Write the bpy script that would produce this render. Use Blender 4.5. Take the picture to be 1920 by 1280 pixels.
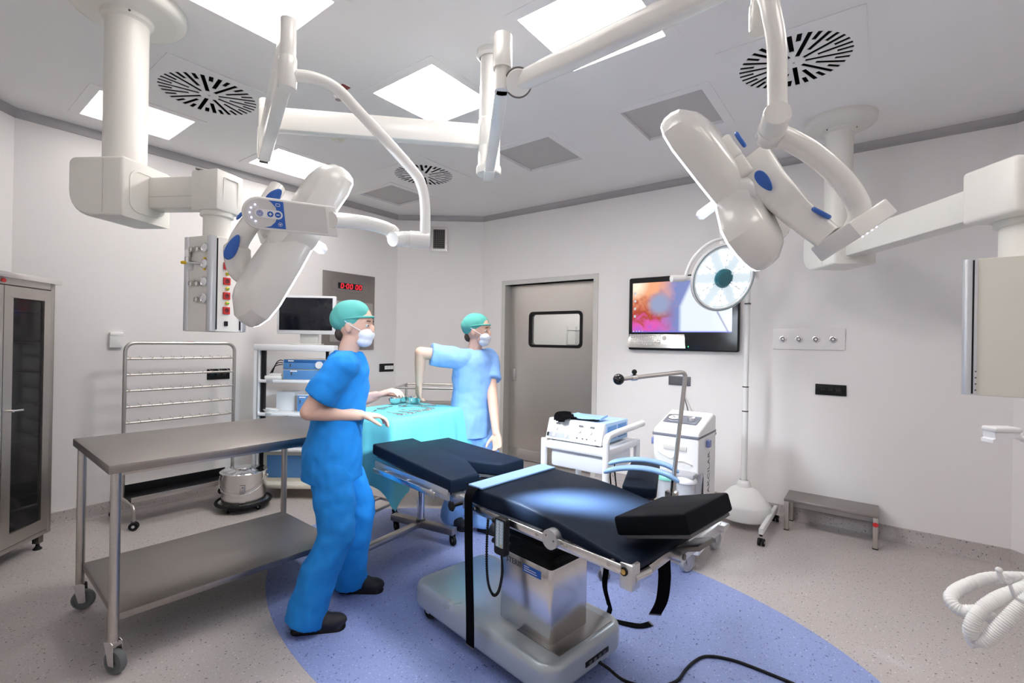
import bpy, bmesh, math, random
from mathutils import Vector, Matrix

for _o in list(bpy.data.objects):
    bpy.data.objects.remove(_o)
scene = bpy.context.scene
COL = scene.collection

# ---------------------------------------------------------------- camera
YAW, PITCH, ROLL = math.radians(37.512), math.radians(0.11), math.radians(0.9954)
fwd0 = Vector((math.cos(YAW), math.sin(YAW), 0)); right0 = Vector((math.sin(YAW), -math.cos(YAW), 0)); up0 = Vector((0, 0, 1))
fwd = fwd0 * math.cos(PITCH) + up0 * math.sin(PITCH)
upc = up0 * math.cos(PITCH) - fwd0 * math.sin(PITCH)
camx = right0 * math.cos(ROLL) + upc * math.sin(ROLL)
camy = upc * math.cos(ROLL) - right0 * math.sin(ROLL)
cam = bpy.data.cameras.new('camera')
cam.sensor_width = 36.0
cam.lens = 16.7546
cam.clip_start = 0.02
camo = bpy.data.objects.new('camera', cam)
COL.objects.link(camo)
m = Matrix.Identity(4)
for i in range(3):
    m[i][0], m[i][1], m[i][2] = camx[i], camy[i], -fwd[i]
m.translation = (0, 0, 1.418)
camo.matrix_world = m
scene.camera = camo

# ---------------------------------------------------------------- world, exposure
w = bpy.data.worlds.new('world')
w.use_nodes = True
w.node_tree.nodes['Background'].inputs[0].default_value = (0.9, 0.93, 1.0, 1)
w.node_tree.nodes['Background'].inputs[1].default_value = 0.02
scene.world = w
vs = scene.view_settings
vs.view_transform = 'Standard'
vs.look = 'None'
vs.gamma = 1.0
vs.use_curve_mapping = False
vs.exposure = 0.92
scene.cycles.max_bounces = 6
scene.cycles.diffuse_bounces = 5
scene.cycles.glossy_bounces = 3
scene.cycles.transmission_bounces = 2
scene.cycles.transparent_max_bounces = 6
scene.cycles.caustics_reflective = False
scene.cycles.caustics_refractive = False
scene.cycles.use_adaptive_sampling = True
scene.cycles.adaptive_threshold = 0.03
scene.cycles.sample_clamp_indirect = 6.0
PANEL_POWER = 8.0          # ceiling light panels, emission strength
LAMP1_W, PETAL_W, LAMP2_W, EXAM_W = 82.0, 7000.0, 165.0, 18.0

# ---------------------------------------------------------------- materials
MATS = {}
def nd(t, kind, **kw):
    n = t.nodes.new(kind)
    for k, v in kw.items():
        setattr(n, k, v)
    return n
def mat(name, col, rough=0.5, metal=0.0, spec=0.5, var=0.04, vscale=9.0, bump=0.0, bscale=120.0, emit=None, estr=0.0,
        stretch=None, coat=0.0, alpha=1.0, trans=0.0, rvar=0.06, aniso=0.0):
    """principled material with a procedural colour / roughness variation"""
    ma = bpy.data.materials.new(name)
    ma.use_nodes = True
    t = ma.node_tree
    b = t.nodes['Principled BSDF']
    tc = nd(t, 'ShaderNodeTexCoord')
    src = tc.outputs['Object']
    if stretch:
        mp = nd(t, 'ShaderNodeMapping')
        mp.inputs['Scale'].default_value = stretch
        t.links.new(src, mp.inputs[0])
        src = mp.outputs[0]
    no = nd(t, 'ShaderNodeTexNoise')
    no.inputs['Scale'].default_value = vscale
    no.inputs['Detail'].default_value = 3
    t.links.new(src, no.inputs['Vector'])
    mx = nd(t, 'ShaderNodeMix', data_type='RGBA')
    c = Vector(col[:3])
    mx.inputs[6].default_value = (*[max(0, x * (1 - var)) for x in c], 1)
    mx.inputs[7].default_value = (*[min(1, x * (1 + var)) for x in c], 1)
    t.links.new(no.outputs['Fac'], mx.inputs[0])
    t.links.new(mx.outputs[2], b.inputs['Base Color'])
    mr = nd(t, 'ShaderNodeMapRange')
    mr.inputs[3].default_value = max(0.02, rough - rvar)
    mr.inputs[4].default_value = min(1, rough + rvar)
    t.links.new(no.outputs['Fac'], mr.inputs[0])
    t.links.new(mr.outputs[0], b.inputs['Roughness'])
    b.inputs['Metallic'].default_value = metal
    b.inputs['Specular IOR Level'].default_value = spec
    b.inputs['Coat Weight'].default_value = coat
    b.inputs['Alpha'].default_value = alpha
    b.inputs['Transmission Weight'].default_value = trans
    b.inputs['Anisotropic'].default_value = aniso
    if bump:
        nb = nd(t, 'ShaderNodeTexNoise')
        nb.inputs['Scale'].default_value = bscale
        t.links.new(src, nb.inputs['Vector'])
        bp = nd(t, 'ShaderNodeBump')
        bp.inputs['Strength'].default_value = bump
        bp.inputs['Distance'].default_value = 0.002
        t.links.new(nb.outputs['Fac'], bp.inputs['Height'])
        t.links.new(bp.outputs[0], b.inputs['Normal'])
    if emit:
        b.inputs['Emission Color'].default_value = (*emit, 1)
        b.inputs['Emission Strength'].default_value = estr
    MATS[name] = ma
    return ma

def speckle(name, base, dark, light, sc=84.0, rough=0.42):
    """vinyl flooring with dark and light chips"""
    ma = bpy.data.materials.new(name)
    ma.use_nodes = True
    t = ma.node_tree
    b = t.nodes['Principled BSDF']
    tc = nd(t, 'ShaderNodeTexCoord')
    def chips(scale, thr, seed):
        mp = nd(t, 'ShaderNodeMapping')
        mp.inputs['Location'].default_value = (seed, seed * 1.7, seed * .3)
        t.links.new(tc.outputs['Object'], mp.inputs[0])
        no = nd(t, 'ShaderNodeTexNoise')
        no.inputs['Scale'].default_value = scale
        no.inputs['Detail'].default_value = 1.5
        t.links.new(mp.outputs[0], no.inputs['Vector'])
        r = nd(t, 'ShaderNodeMapRange')
        r.inputs[1].default_value = thr
        r.inputs[2].default_value = thr + 0.05
        t.links.new(no.outputs['Fac'], r.inputs[0])
        return r.outputs[0]
    big = nd(t, 'ShaderNodeTexNoise')
    big.inputs['Scale'].default_value = 150
    t.links.new(tc.outputs['Object'], big.inputs['Vector'])
    m0 = nd(t, 'ShaderNodeMix', data_type='RGBA')
    m0.inputs[6].default_value = (*[x * .8 for x in base], 1)
    m0.inputs[7].default_value = (*[min(1, x * 1.2) for x in base], 1)
    t.links.new(big.outputs['Fac'], m0.inputs[0])
    m1 = nd(t, 'ShaderNodeMix', data_type='RGBA')
    m1.inputs[7].default_value = (*light, 1)
    t.links.new(chips(sc * 1.2, .66, 7.0), m1.inputs[0])
    t.links.new(m0.outputs[2], m1.inputs[6])
    m2 = nd(t, 'ShaderNodeMix', data_type='RGBA')
    m2.inputs[7].default_value = (*dark, 1)
    t.links.new(chips(sc, .665, 1.0), m2.inputs[0])
    t.links.new(m1.outputs[2], m2.inputs[6])
    t.links.new(m2.outputs[2], b.inputs['Base Color'])
    b.inputs['Roughness'].default_value = rough
    b.inputs['Specular IOR Level'].default_value = .4
    MATS[name] = ma
    return ma

mat('wall', (.84, .82, .815), .55, var=.012, vscale=2)
mat('ceiling', (.90, .885, .885), .6, var=.01, vscale=2)
mat('cove', (.42, .41, .42), .45, metal=.3)
speckle('floor', (.50, .46, .45), (.13, .11, .11), (.68, .64, .63))
speckle('floor_blue', (.27, .34, .64), (.07, .09, .22), (.48, .56, .84))
speckle('skirt', (.46, .425, .42), (.09, .08, .08), (.6, .57, .56))
mat('white_enamel', (.78, .765, .72), .35, var=.008, rvar=.01)
mat('white_gloss', (.82, .81, .775), .2, var=.008, rvar=.01, coat=.25)
mat('white_plastic', (.82, .82, .82), .4, var=.02)
mat('cool_white', (.86, .87, .90), .35, var=.02)
mat('cream_plastic', (.80, .77, .68), .4, var=.02)
mat('grey_plastic', (.42, .43, .46), .45)
mat('light_grey', (.62, .61, .58), .45)
mat('band_grey', (.17, .18, .22), .5)
mat('dark_grey', (.10, .10, .11), .5)
mat('black', (.008, .008, .010), .5, spec=.25)
mat('black_gloss', (.008, .008, .01), .12)
mat('rubber', (.012, .012, .014), .7, spec=.25)
mat('grey_rubber', (.13, .14, .145), .65)
mat('steel', (.56, .53, .50), .32, metal=1.0, stretch=(3, 3, 90), vscale=6, var=.10, rvar=.08)
mat('steel_h', (.50, .475, .45), .34, metal=1.0, stretch=(4, 90, 90), vscale=5, var=.10, rvar=.08)
mat('steel_sheet', (.34, .315, .30), .36, metal=1.0, stretch=(70, 5, 5), vscale=3, var=.10, rvar=.06)
mat('steel_door', (.66, .63, .60), .30, metal=.92, stretch=(4, 60, 90), vscale=4, var=.07, rvar=.06)
mat('steel_bright', (.74, .73, .72), .22, metal=1.0, stretch=(3, 3, 60), vscale=6, var=.06)
mat('steel_dark', (.20, .19, .18), .4, metal=1.0)
mat('chrome', (.82, .82, .83), .1, metal=1.0, var=.02)
mat('aluminium', (.66, .67, .70), .33, metal=.9, var=.03)
mat('base_grey', (.47, .51, .53), .3, metal=.35, var=.03)
mat('vinyl_black', (.004, .005, .008), .6, spec=.08, bump=.12, bscale=500)
mat('vinyl_navy', (.008, .014, .028), .55, spec=.10, bump=.1, bscale=500)
mat('strap_blue', (.27, .43, .74), .6, bump=.2, bscale=400)
mat('gel_blue', (.28, .52, .88), .3, spec=.6)
mat('webbing', (.003, .003, .004), .9, spec=.06, bump=.3, bscale=700)
mat('blue_grip', (.03, .13, .50), .4)
mat('blue_label', (.02, .12, .50), .5)
mat('blue_panel', (.10, .28, .62), .45)
mat('teal_drape', (.16, .62, .70), .8, bump=.35, bscale=60)
mat('teal_cap', (.10, .42, .38), .85)
mat('scrubs_blue', (.005, .22, .66), .85, var=.12, vscale=14, bump=.4, bscale=22)
mat('scrubs_blue_lit', (.24, .44, .84), .85, var=.10, vscale=14, bump=.4, bscale=22)  # same azure fabric; lamp light and motion blur painted in as paler blue
mat('skin', (.68, .42, .32), .55)
mat('mask', (.72, .74, .80), .85)
mat('eye_white', (.50, .50, .50), .3)
mat('hair', (.05, .035, .025), .7)
mat('shoe', (.012, .012, .018), .6)
mat('red', (.55, .02, .02), .45)
mat('yellow', (.80, .52, .01), .4)
mat('green', (.05, .40, .10), .4)
mat('brass', (.70, .48, .16), .3, metal=1)
mat('smoke_glass', (.02, .02, .022), .06, alpha=.72)
mat('clear', (.85, .92, .92), .05, alpha=.25)
mat('pane', (.75, .8, .8), .03, alpha=.12)
mat('mint', (.25, .70, .58), .35, alpha=.9)
mat('canister', (.86, .88, .9), .1, alpha=.45)
mat('hose', (.86, .86, .84), .4)
PANEL_DIM = [.36, 1.6, 3.1, .33, .72, .34, .42, .36, 1]    # how bright each ceiling panel burns
for _i, _k in enumerate(PANEL_DIM):
    mat('lit_panel_%d' % _i, (1, 1, 1), .5, emit=(1.0, .945, .90), estr=PANEL_POWER * _k)
mat('unlit_panel', (.55, .53, .53), .5, var=.02)
mat('rim_light', (1, 1, 1), .4, emit=(.80, .87, 1.0), estr=1.6)
mat('lens_light', (1, 1, 1), .4, emit=(.80, .88, 1.0), estr=5.0)
mat('led', (1, 1, 1), .3, emit=(.86, .95, 1.0), estr=2.2)
mat('led_blue', (.3, .3, 1), .3, emit=(.55, .55, 1.0), estr=3.0)
mat('led_red', (.6, 0, 0), .3, emit=(1.0, .02, .04), estr=.9)
mat('led_green', (0, .6, .2), .3, emit=(.05, 1.0, .3), estr=1.5)
mat('screen_blue', (.1, .1, .3), .2, emit=(.28, .26, .95), estr=.5)
mat('teal_glass', (.02, .16, .20), .08, spec=.8)

# ---------------------------------------------------------------- mesh helpers
def basis(z, x=None):
    """3x3 whose columns are x, y, z axes"""
    z = Vector(z).normalized()
    x = Vector(x) if x is not None else (Vector((1, 0, 0)) if abs(z.x) < .9 else Vector((0, 1, 0)))
    x = (x - z * x.dot(z)).normalized()
    y = z.cross(x)
    return Matrix((x, y, z)).transposed()
def frame(o, z=(0, 0, 1), x=None):
    f = basis(z, x).to_4x4()
    f.translation = Vector(o)
    return f
def rz(a):
    return Matrix.Rotation(math.radians(a), 4, 'Z')
def rrect(wd, ht, r, n=4, cx=0, cy=0):
    p = []
    for (sx, sy, a0) in ((1, 1, 0), (-1, 1, 90), (-1, -1, 180), (1, -1, 270)):
        for k in range(n + 1):
            a = math.radians(a0 + 90 * k / n)
            p.append((cx + sx * (wd / 2 - r) + r * math.cos(a), cy + sy * (ht / 2 - r) + r * math.sin(a)))
    return p
def circ(r, n=32, cx=0, cy=0):
    return [(cx + r * math.cos(2 * math.pi * k / n), cy + r * math.sin(2 * math.pi * k / n)) for k in range(n)]
def bez(pts, n=10):
    """smooth path through points (Catmull-Rom)"""
    P = [Vector(p) for p in pts]
    P = [P[0] * 2 - P[1]] + P + [P[-1] * 2 - P[-2]]
    o = []
    for i in range(1, len(P) - 2):
        for k in range(n):
            t = k / n
            a, b, c, d = P[i - 1:i + 3]
            o.append(.5 * ((2 * b) + (c - a) * t + (2 * a - 5 * b + 4 * c - d) * t * t + (3 * b - a - 3 * c + d) * t ** 3))
    o.append(P[-2])
    return o
def fillet(pts, r, n=6):
    """polyline with rounded corners"""
    P = [Vector(p) for p in pts]
    o = [P[0]]
    for i in range(1, len(P) - 1):
        a, b, c = P[i - 1], P[i], P[i + 1]
        u, v = (a - b), (c - b)
        d = min(r, u.length * .49, v.length * .49)
        p, q = b + u.normalized() * d, b + v.normalized() * d
        for k in range(n + 1):
            t = k / n
            o.append(p * (1 - t) ** 2 + b * 2 * t * (1 - t) + q * t * t)
    o.append(P[-1])
    return o

class G:
    def __init__(s):
        s.v, s.f = [], []
    def add(s, vs_, fs, M=None):
        k = len(s.v)
        s.v += [tuple(M @ Vector(p)) for p in vs_] if M is not None else [tuple(p) for p in vs_]
        s.f += [tuple(i + k for i in f) for f in fs]
        return s
    def bm(s, b, M=None):
        b.verts.ensure_lookup_table()
        for i, x in enumerate(b.verts):
            x.index = i
        s.add([x.co for x in b.verts], [[x.index for x in f.verts] for f in b.faces], M)
        b.free()
        return s
    def box(s, c, d, bev=0.0, M=None, seg=2):
        b = bmesh.new()
        bmesh.ops.create_cube(b, size=1)
        for x in b.verts:
            x.co = Vector((x.co.x * d[0], x.co.y * d[1], x.co.z * d[2]))
        if bev:
            bmesh.ops.bevel(b, geom=b.edges[:], offset=min(bev, min(d) * .49), segments=seg, affect='EDGES', profile=.5)
        T = Matrix.Translation(Vector(c))
        return s.bm(b, (M @ T) if M is not None else T)
    def bar(s, p, q, wd, ht, bev=0.0, up=(0, 0, 1)):
        p, q = Vector(p), Vector(q)
        d = q - p
        z = d.normalized()
        y = Vector(up) - z * z.dot(Vector(up))
        y.normalize()
        x = y.cross(z)
        f = Matrix((x, y, z)).transposed().to_4x4()
        f.translation = (p + q) / 2
        return s.box((0, 0, 0), (wd, ht, d.length), bev, f)
    def cyl(s, p, q, r, r2=None, n=24, cap=True):
        p, q = Vector(p), Vector(q)
        f = frame(p, q - p)
        h = (q - p).length
        r2 = r if r2 is None else r2
        return s.lathe(([(0, 0)] if cap else []) + [(r, 0), (r2, h)] + ([(0, h)] if cap else []), n, f)
    def lathe(s, prof, n=32, M=None):
        vs_, fs, rows = [], [], []
        for (r, z) in prof:
            if r < 1e-6:
                rows.append([len(vs_)] * n)
                vs_.append((0, 0, z))
            else:
                rows.append(list(range(len(vs_), len(vs_) + n)))
                vs_ += [(r * math.cos(2 * math.pi * k / n), r * math.sin(2 * math.pi * k / n), z) for k in range(n)]
        for a, b in zip(rows, rows[1:]):
            for k in range(n):
                q = [a[k], a[(k + 1) % n], b[(k + 1) % n], b[k]]
                u = []
                for i in q:
                    if i not in u:
                        u.append(i)
                if len(u) > 2:
                    fs.append(u)
        return s.add(vs_, fs, M)
    def tube(s, pts, r, n=12, closed=False, cap=True, rib=None):
        P = [Vector(p) for p in pts]
        N = len(P)
        R = r if isinstance(r, (list, tuple)) else [r] * N
        vs_, fs = [], []
        prev = None
        for i in range(N):
            a = P[(i - 1) % N] if (closed or i > 0) else P[i]
            b = P[(i + 1) % N] if (closed or i < N - 1) else P[i]
            t = (b - a).normalized()
            if prev is None:
                x = basis(t).col[0].copy()
            else:
                x = prev - t * prev.dot(t)
                x.normalize()
            prev = x
            y = t.cross(x)
            for k in range(n):
                an = 2 * math.pi * k / n
                vs_.append(P[i] + (x * math.cos(an) + y * math.sin(an)) * R[i])
        for i in range(N if closed else N - 1):
            j = (i + 1) % N
            for k in range(n):
                fs.append((i * n + k, i * n + (k + 1) % n, j * n + (k + 1) % n, j * n + k))
        if cap and not closed:
            fs.append(tuple(range(n))[::-1])
            fs.append(tuple((N - 1) * n + k for k in range(n)))
        return s.add(vs_, fs)
    def prism(s, poly, h, M=None, bev=0.0, seg=2, z0=0.0):
        b = bmesh.new()
        lo = [b.verts.new((x, y, z0)) for x, y in poly]
        hi = [b.verts.new((x, y, z0 + h)) for x, y in poly]
        n = len(poly)
        b.faces.new(lo[::-1])
        b.faces.new(hi)
        for i in range(n):
            b.faces.new((lo[i], lo[(i + 1) % n], hi[(i + 1) % n], hi[i]))
        bmesh.ops.recalc_face_normals(b, faces=b.faces[:])
        if bev:
            es = [e for e in b.edges if abs(e.verts[0].co.z - e.verts[1].co.z) < 1e-6]
            bmesh.ops.bevel(b, geom=es, offset=bev, segments=seg, affect='EDGES', profile=.5)
        return s.bm(b, M)
    def sphere(s, c, r, n=20, M=None, sc=(1, 1, 1)):
        m = n // 2
        prof = [(r * math.sin(math.pi * k / m), -r * math.cos(math.pi * k / m)) for k in range(m + 1)]
        prof[0] = (0, -r)
        prof[-1] = (0, r)
        T = Matrix.Translation(Vector(c)) @ Matrix.Diagonal((*sc, 1))
        return s.lathe(prof, n, (M @ T) if M is not None else T)
    def loft(s, rings, cap=True, M=None):
        n = len(rings[0])
        vs_ = [p for r in rings for p in r]
        fs = []
        for i in range(len(rings) - 1):
            for k in range(n):
                fs.append((i * n + k, i * n + (k + 1) % n, (i + 1) * n + (k + 1) % n, (i + 1) * n + k))
        if cap:
            fs.append(tuple(range(n))[::-1])
            fs.append(tuple((len(rings) - 1) * n + k for k in range(n)))
        return s.add(vs_, fs, M)
    def plate(s, outer, holes, h, M=None, res=1):
        """flat plate with real holes (2D curve fill), thickness h around z=0"""
        cu = bpy.data.curves.new('tmp', 'CURVE')
        cu.dimensions = '2D'
        cu.fill_mode = 'BOTH'
        cu.extrude = h / 2
        for poly in [outer] + list(holes):
            sp = cu.splines.new('POLY')
            sp.points.add(len(poly) - 1)
            for p, (x, y) in zip(sp.points, poly):
                p.co = (x, y, 0, 1)
            sp.use_cyclic_u = True
        ob = bpy.data.objects.new('tmp', cu)
        COL.objects.link(ob)
        dg = bpy.context.evaluated_depsgraph_get()
        me = ob.evaluated_get(dg).to_mesh()
        s.add([x.co.copy() for x in me.vertices], [tuple(p.vertices) for p in me.polygons], M)
        ob.evaluated_get(dg).to_mesh_clear()
        bpy.data.objects.remove(ob)
        bpy.data.curves.remove(cu)
        return s
    def text(s, body, size, M, h=.001):
        cu = bpy.data.curves.new('tmp', 'FONT')
        cu.body = body
        cu.size = size
        cu.extrude = h / 2
        cu.align_x = 'CENTER'
        cu.align_y = 'CENTER'
        cu.resolution_u = 2
        ob = bpy.data.objects.new('tmp', cu)
        COL.objects.link(ob)
        dg = bpy.context.evaluated_depsgraph_get()
        me = ob.evaluated_get(dg).to_mesh()
        s.add([x.co.copy() for x in me.vertices], [tuple(p.vertices) for p in me.polygons], M)
        ob.evaluated_get(dg).to_mesh_clear()
        bpy.data.objects.remove(ob)
        bpy.data.curves.remove(cu)
        return s
    def mesh(s, name, material, ang=40, inv=None, weld=True):
        me = bpy.data.meshes.new(name)
        v = [tuple(inv @ Vector(p)) for p in s.v] if inv is not None else s.v
        me.from_pydata(v, [], s.f)
        b = bmesh.new()
        b.from_mesh(me)
        if weld:
            bmesh.ops.remove_doubles(b, verts=b.verts[:], dist=1e-5)
        bmesh.ops.recalc_face_normals(b, faces=b.faces[:])
        b.to_mesh(me)
        b.free()
        for p in me.polygons:
            p.use_smooth = True
        me.set_sharp_from_angle(angle=math.radians(ang))
        me.materials.append(MATS[material] if isinstance(material, str) else material)
        return me
    def build(s, name, material, parent=None, ang=40, world=False, label=None, kind=None):
        inv = None
        if world and parent is not None:
            p = parent
            while p.parent is not None:
                p = p.parent
            inv = p.matrix_basis.inverted()
        o = bpy.data.objects.new(name, s.mesh(name, material, ang, inv))
        COL.objects.link(o)
        o.parent = parent
        if label:
            o['label'] = label
        if kind:
            o['kind'] = kind
        return o

def thing(name, label, cat, loc=(0, 0, 0), rot=0, group=None):
    o = bpy.data.objects.new(name, None)
    o.empty_display_size = .1
    COL.objects.link(o)
    o.location = loc
    o.rotation_euler = (0, 0, math.radians(rot))
    o.matrix_basis = Matrix.Translation(Vector(loc)) @ rz(rot)
    o['label'] = label
    o['category'] = cat
    if group:
        o['group'] = group
    return o
def tag(o, label, cat, group=None):
    o['label'] = label
    o['category'] = cat
    if group:
        o['group'] = group
    return o
def struct(name, g, material, parent=None, ang=40):
    o = g.build(name, material, parent, ang)
    if parent is None:
        o['kind'] = 'structure'
    return o
def copy_tree(o, parent=None):
    c = o.copy()
    COL.objects.link(c)
    c.parent = parent
    for ch in o.children:
        copy_tree(ch, c)
    return c
def spot(name, parent, loc, direction, power, deg, col, size=.12, blend=.6):
    li = bpy.data.lights.new(name, 'SPOT')
    li.energy = power
    li.spot_size = math.radians(deg)
    li.spot_blend = blend
    li.shadow_soft_size = size
    li.color = col
    o = bpy.data.objects.new(name, li)
    COL.objects.link(o)
    p = parent
    inv = p.matrix_basis.inverted()
    d = Vector(direction).normalized()
    f = frame(loc, -d)
    o.matrix_basis = inv @ f
    o.parent = parent
    return o

# ================================================================ ROOM SHELL
HC = 3.0
POLY = [(4.548, -.72), (4.548, 3.98), (3.88, 4.824), (.508, 4.824), (-.33, 3.99), (-.33, -.72), (.37, -1.42), (3.85, -1.42)]
WNAME = ['right', 'back_corner', 'left', 'left_corner', 'near_left', 'near_corner', 'near', 'right_corner']
DOOR_Y0, DOOR_Y1, DOOR_Z = 2.405, 3.60, 2.11

g = G()
g.prism([(4.9, -1.8), (4.9, 5.2), (-.7, 5.2), (-.7, -1.8)], .06, z0=-.06)
struct('floor', g, 'floor')
g = G()
g.prism([(2.129 + 1.05 * math.cos(2 * math.pi * k / 120), 1.607 + 1.81 * math.sin(2 * math.pi * k / 120)) for k in range(120)], .0012, bev=.0004, seg=1)
struct('floor_inlay', g, 'floor_blue')

LIGHTS = [(.975, 2.31), (2.12, 1.15), (2.13, 2.31), (1.07, 4.27), (2.215, 4.25), (.975, 1.15), (.975, -.62), (2.12, -.62)]
UNLIT = [(3.29, 1.15), (3.315, 2.295), (3.35, 4.215)]
DIFFS = [(1.245, 3.485), (3.03, .39), (3.075, 3.455)]
holes = [rrect(.56, .56, .002, 1, *c) for c in LIGHTS + UNLIT] + [circ(.285, 40, *c) for c in DIFFS]
g = G()
g.plate([(4.75, -1.7), (4.75, 5.0), (-.5, 5.0), (-.5, -1.7)], holes, .02, Matrix.Translation((0, 0, HC + .01)))
struct('ceiling', g, 'ceiling', ang=20)

def strip(g, p, q, prof):
    """extrude a profile [(inward offset, z)] along p->q; inside is to the left"""
    p, q = Vector((*p, 0)), Vector((*q, 0))
    d = (q - p).normalized()
    n = Vector((-d.y, d.x, 0))
    ring = lambda o, s: [o + n * a + Vector((0, 0, z)) for a, z in prof]
    g.loft([ring(p, 0), ring(q, 0)])

for i, nm in enumerate(WNAME):
    p, q = Vector(POLY[i]), Vector(POLY[(i + 1) % 8])
    d = (q - p).normalized()
    out = Vector((d.y, -d.x))
    ln = (q - p).length
    M = Matrix(((d.x, 0, out.x, p.x), (d.y, 0, out.y, p.y), (0, 1, 0, 0), (0, 0, 0, 1)))
    g = G()
    if nm == 'right':
        a, b = DOOR_Y0 + .72, DOOR_Y1 + .72
        g.prism([(0, -.03), (a, -.03), (a, DOOR_Z), (b, DOOR_Z), (b, -.03), (ln, -.03), (ln, HC + .03), (0, HC + .03)], .12, M)
    else:
        g.prism([(-.05, -.03), (ln + .05, -.03), (ln + .05, HC + .03), (-.05, HC + .03)], .12, M)
    struct('wall_' + nm, g, 'wall', ang=20)
    # coved vinyl skirting
    base = [(0, -.01), (.05, -.01), (.05, .0012), (.028, .004), (.014, .014), (.007, .032), (.0055, .10), (0, .103)]
    g = G()
    if nm == 'right':
        strip(g, (4.548, -.72), (4.548, DOOR_Y0 - .055), base)
        struct('baseboard_right', g, 'skirt', ang=30)
        g = G()
        strip(g, (4.548, DOOR_Y1 + .055), (4.548, 3.98), base)
        struct('baseboard_right_door', g, 'skirt', ang=30)
    else:
        strip(g, tuple(p), tuple(q), base)
        struct('baseboard_' + nm, g, 'skirt', ang=30)
    g = G()
    strip(g, tuple(p), tuple(q), [(0, 2.935), (.008, 2.935), (.008, 2.942), (.006, 2.952), (.008, 2.97), (.014, 2.99), (.02, 3.0), (0, 3.0)])
    struct('trim_%d' % (i + 1), g, 'cove', ang=30)

# ---------------------------------------------------------------- door
dr = bpy.data.objects.new('door_1', None)
COL.objects.link(dr)
dr.location = (4.548, 3.0, 0)
dr.matrix_basis = Matrix.Translation((4.548, 3.0, 0))
dr['kind'] = 'structure'
dr['label'] = 'brushed steel sliding door with small black framed window'
WX = Matrix(((0, 0, 1, 0), (1, 0, 0, 0), (0, 1, 0, 0), (0, 0, 0, 1)))      # local x->Y, y->Z, z->X
def onwall(x):
    m_ = WX.copy()
    m_.translation = (x, 0, 0)
    return m_
a, b, t = DOOR_Y0, DOOR_Y1, .055
g = G()
g.prism([(a - t, 0), (a, 0), (a, DOOR_Z), (b, DOOR_Z), (b, 0), (b + t, 0), (b + t, DOOR_Z + t), (a - t, DOOR_Z + t)], .14, onwall(4.536), bev=.002, seg=1)
g.build('frame', 'light_grey', dr, world=True, ang=25)
g = G()
wy0, wy1, wz0, wz1 = 2.60, 3.305, 1.375, 1.775
wc = ((wy0 + wy1) / 2, (wz0 + wz1) / 2)
g.plate([(a - .02, .012), (b + .02, .012), (b + .02, DOOR_Z + .02), (a - .02, DOOR_Z + .02)],
        [rrect(wy1 - wy0, wz1 - wz0, .05, 6, *wc)], .045, onwall(4.672))
g.build('door_leaf', 'steel_door', dr, world=True, ang=25)
g = G()
g.plate(rrect(wy1 - wy0 + .02, wz1 - wz0 + .02, .055, 6, *wc), [rrect(wy1 - wy0 - .045, wz1 - wz0 - .045, .035, 6, *wc)], .062, onwall(4.672))
g.build('window_gasket', 'black', dr, world=True, ang=25)
g = G()
g.prism(rrect(wy1 - wy0 - .03, wz1 - wz0 - .03, .03, 4, *wc), .006, onwall(4.668))
g.build('window_pane', 'pane', dr, world=True)
g = G()
g.box((4.646, 3.0, .075), (.006, 1.20, .13), .002)
g.build('kick_plate', 'steel_bright', dr, world=True)
g = G()
g.box((4.645, 3.53, 1.02), (.01, .055, .15), .003)
g.box((4.643, 3.53, 1.02), (.01, .03, .12), .002)
g.build('door_handle', 'steel_bright', dr, world=True)

# ---------------------------------------------------------------- room seen through the door window
for nm, c, s_ in (('wall_corridor', (6.2, 3.2, 1.3), (.1, 3.4, 2.8)), ('wall_corridor_left', (5.45, 4.6, 1.3), (1.5, .1, 2.8)),
                  ('wall_corridor_right', (5.45, 1.75, 1.3), (1.5, .1, 2.8))):
    g = G()
    g.box(c, s_)
    struct(nm, g, 'wall')
g = G()
g.box((5.5, 3.2, 2.72), (1.7, 3.4, .06))
struct('ceiling_corridor', g, 'ceiling')
g = G()
g.box((5.55, 3.2, -.03), (1.5, 3.0, .06))
struct('floor_corridor', g, 'floor')
t = thing('added_corridor_lamp', 'unseen lamp added to light the room behind the steel door', 'lamp', (5.5, 3.3, 2.66))  # unseen lamp, added to brighten the view through the door window
g = G()
g.box((0, 0, 0), (.5, 1.0, .03), .004)
g.build('housing', 'white_plastic', t)
g = G()
g.box((0, 0, -.018), (.44, .94, .008))
g.build('diffuser', mat('corridor_light', (1, 1, 1), .5, emit=(1, .98, .93), estr=7), t)
t = thing('wire_rack', 'chrome wire rack seen through the door window', 'rack', (6.0, 3.05, 0))
for (x, y) in ((-.16, -.45), (.1, -.45), (-.16, .45), (.1, .45)):
    g = G()
    g.cyl((x, y, 0), (x, y, 1.66), .013, n=12)
    g.build('post', 'chrome', t)
for z in (1.60, 1.40, 1.0, .5):
    g = G()
    for y in (-.45, .45):
        g.cyl((-.16, y, z), (.1, y, z), .008, n=8)
    for k in range(6):
        x = -.16 + .26 * k / 5
        g.cyl((x, -.45, z), (x, .45, z), .008 if k in (0, 5) else .004, n=8)
    g.build('wire_shelf', 'chrome', t)

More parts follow.
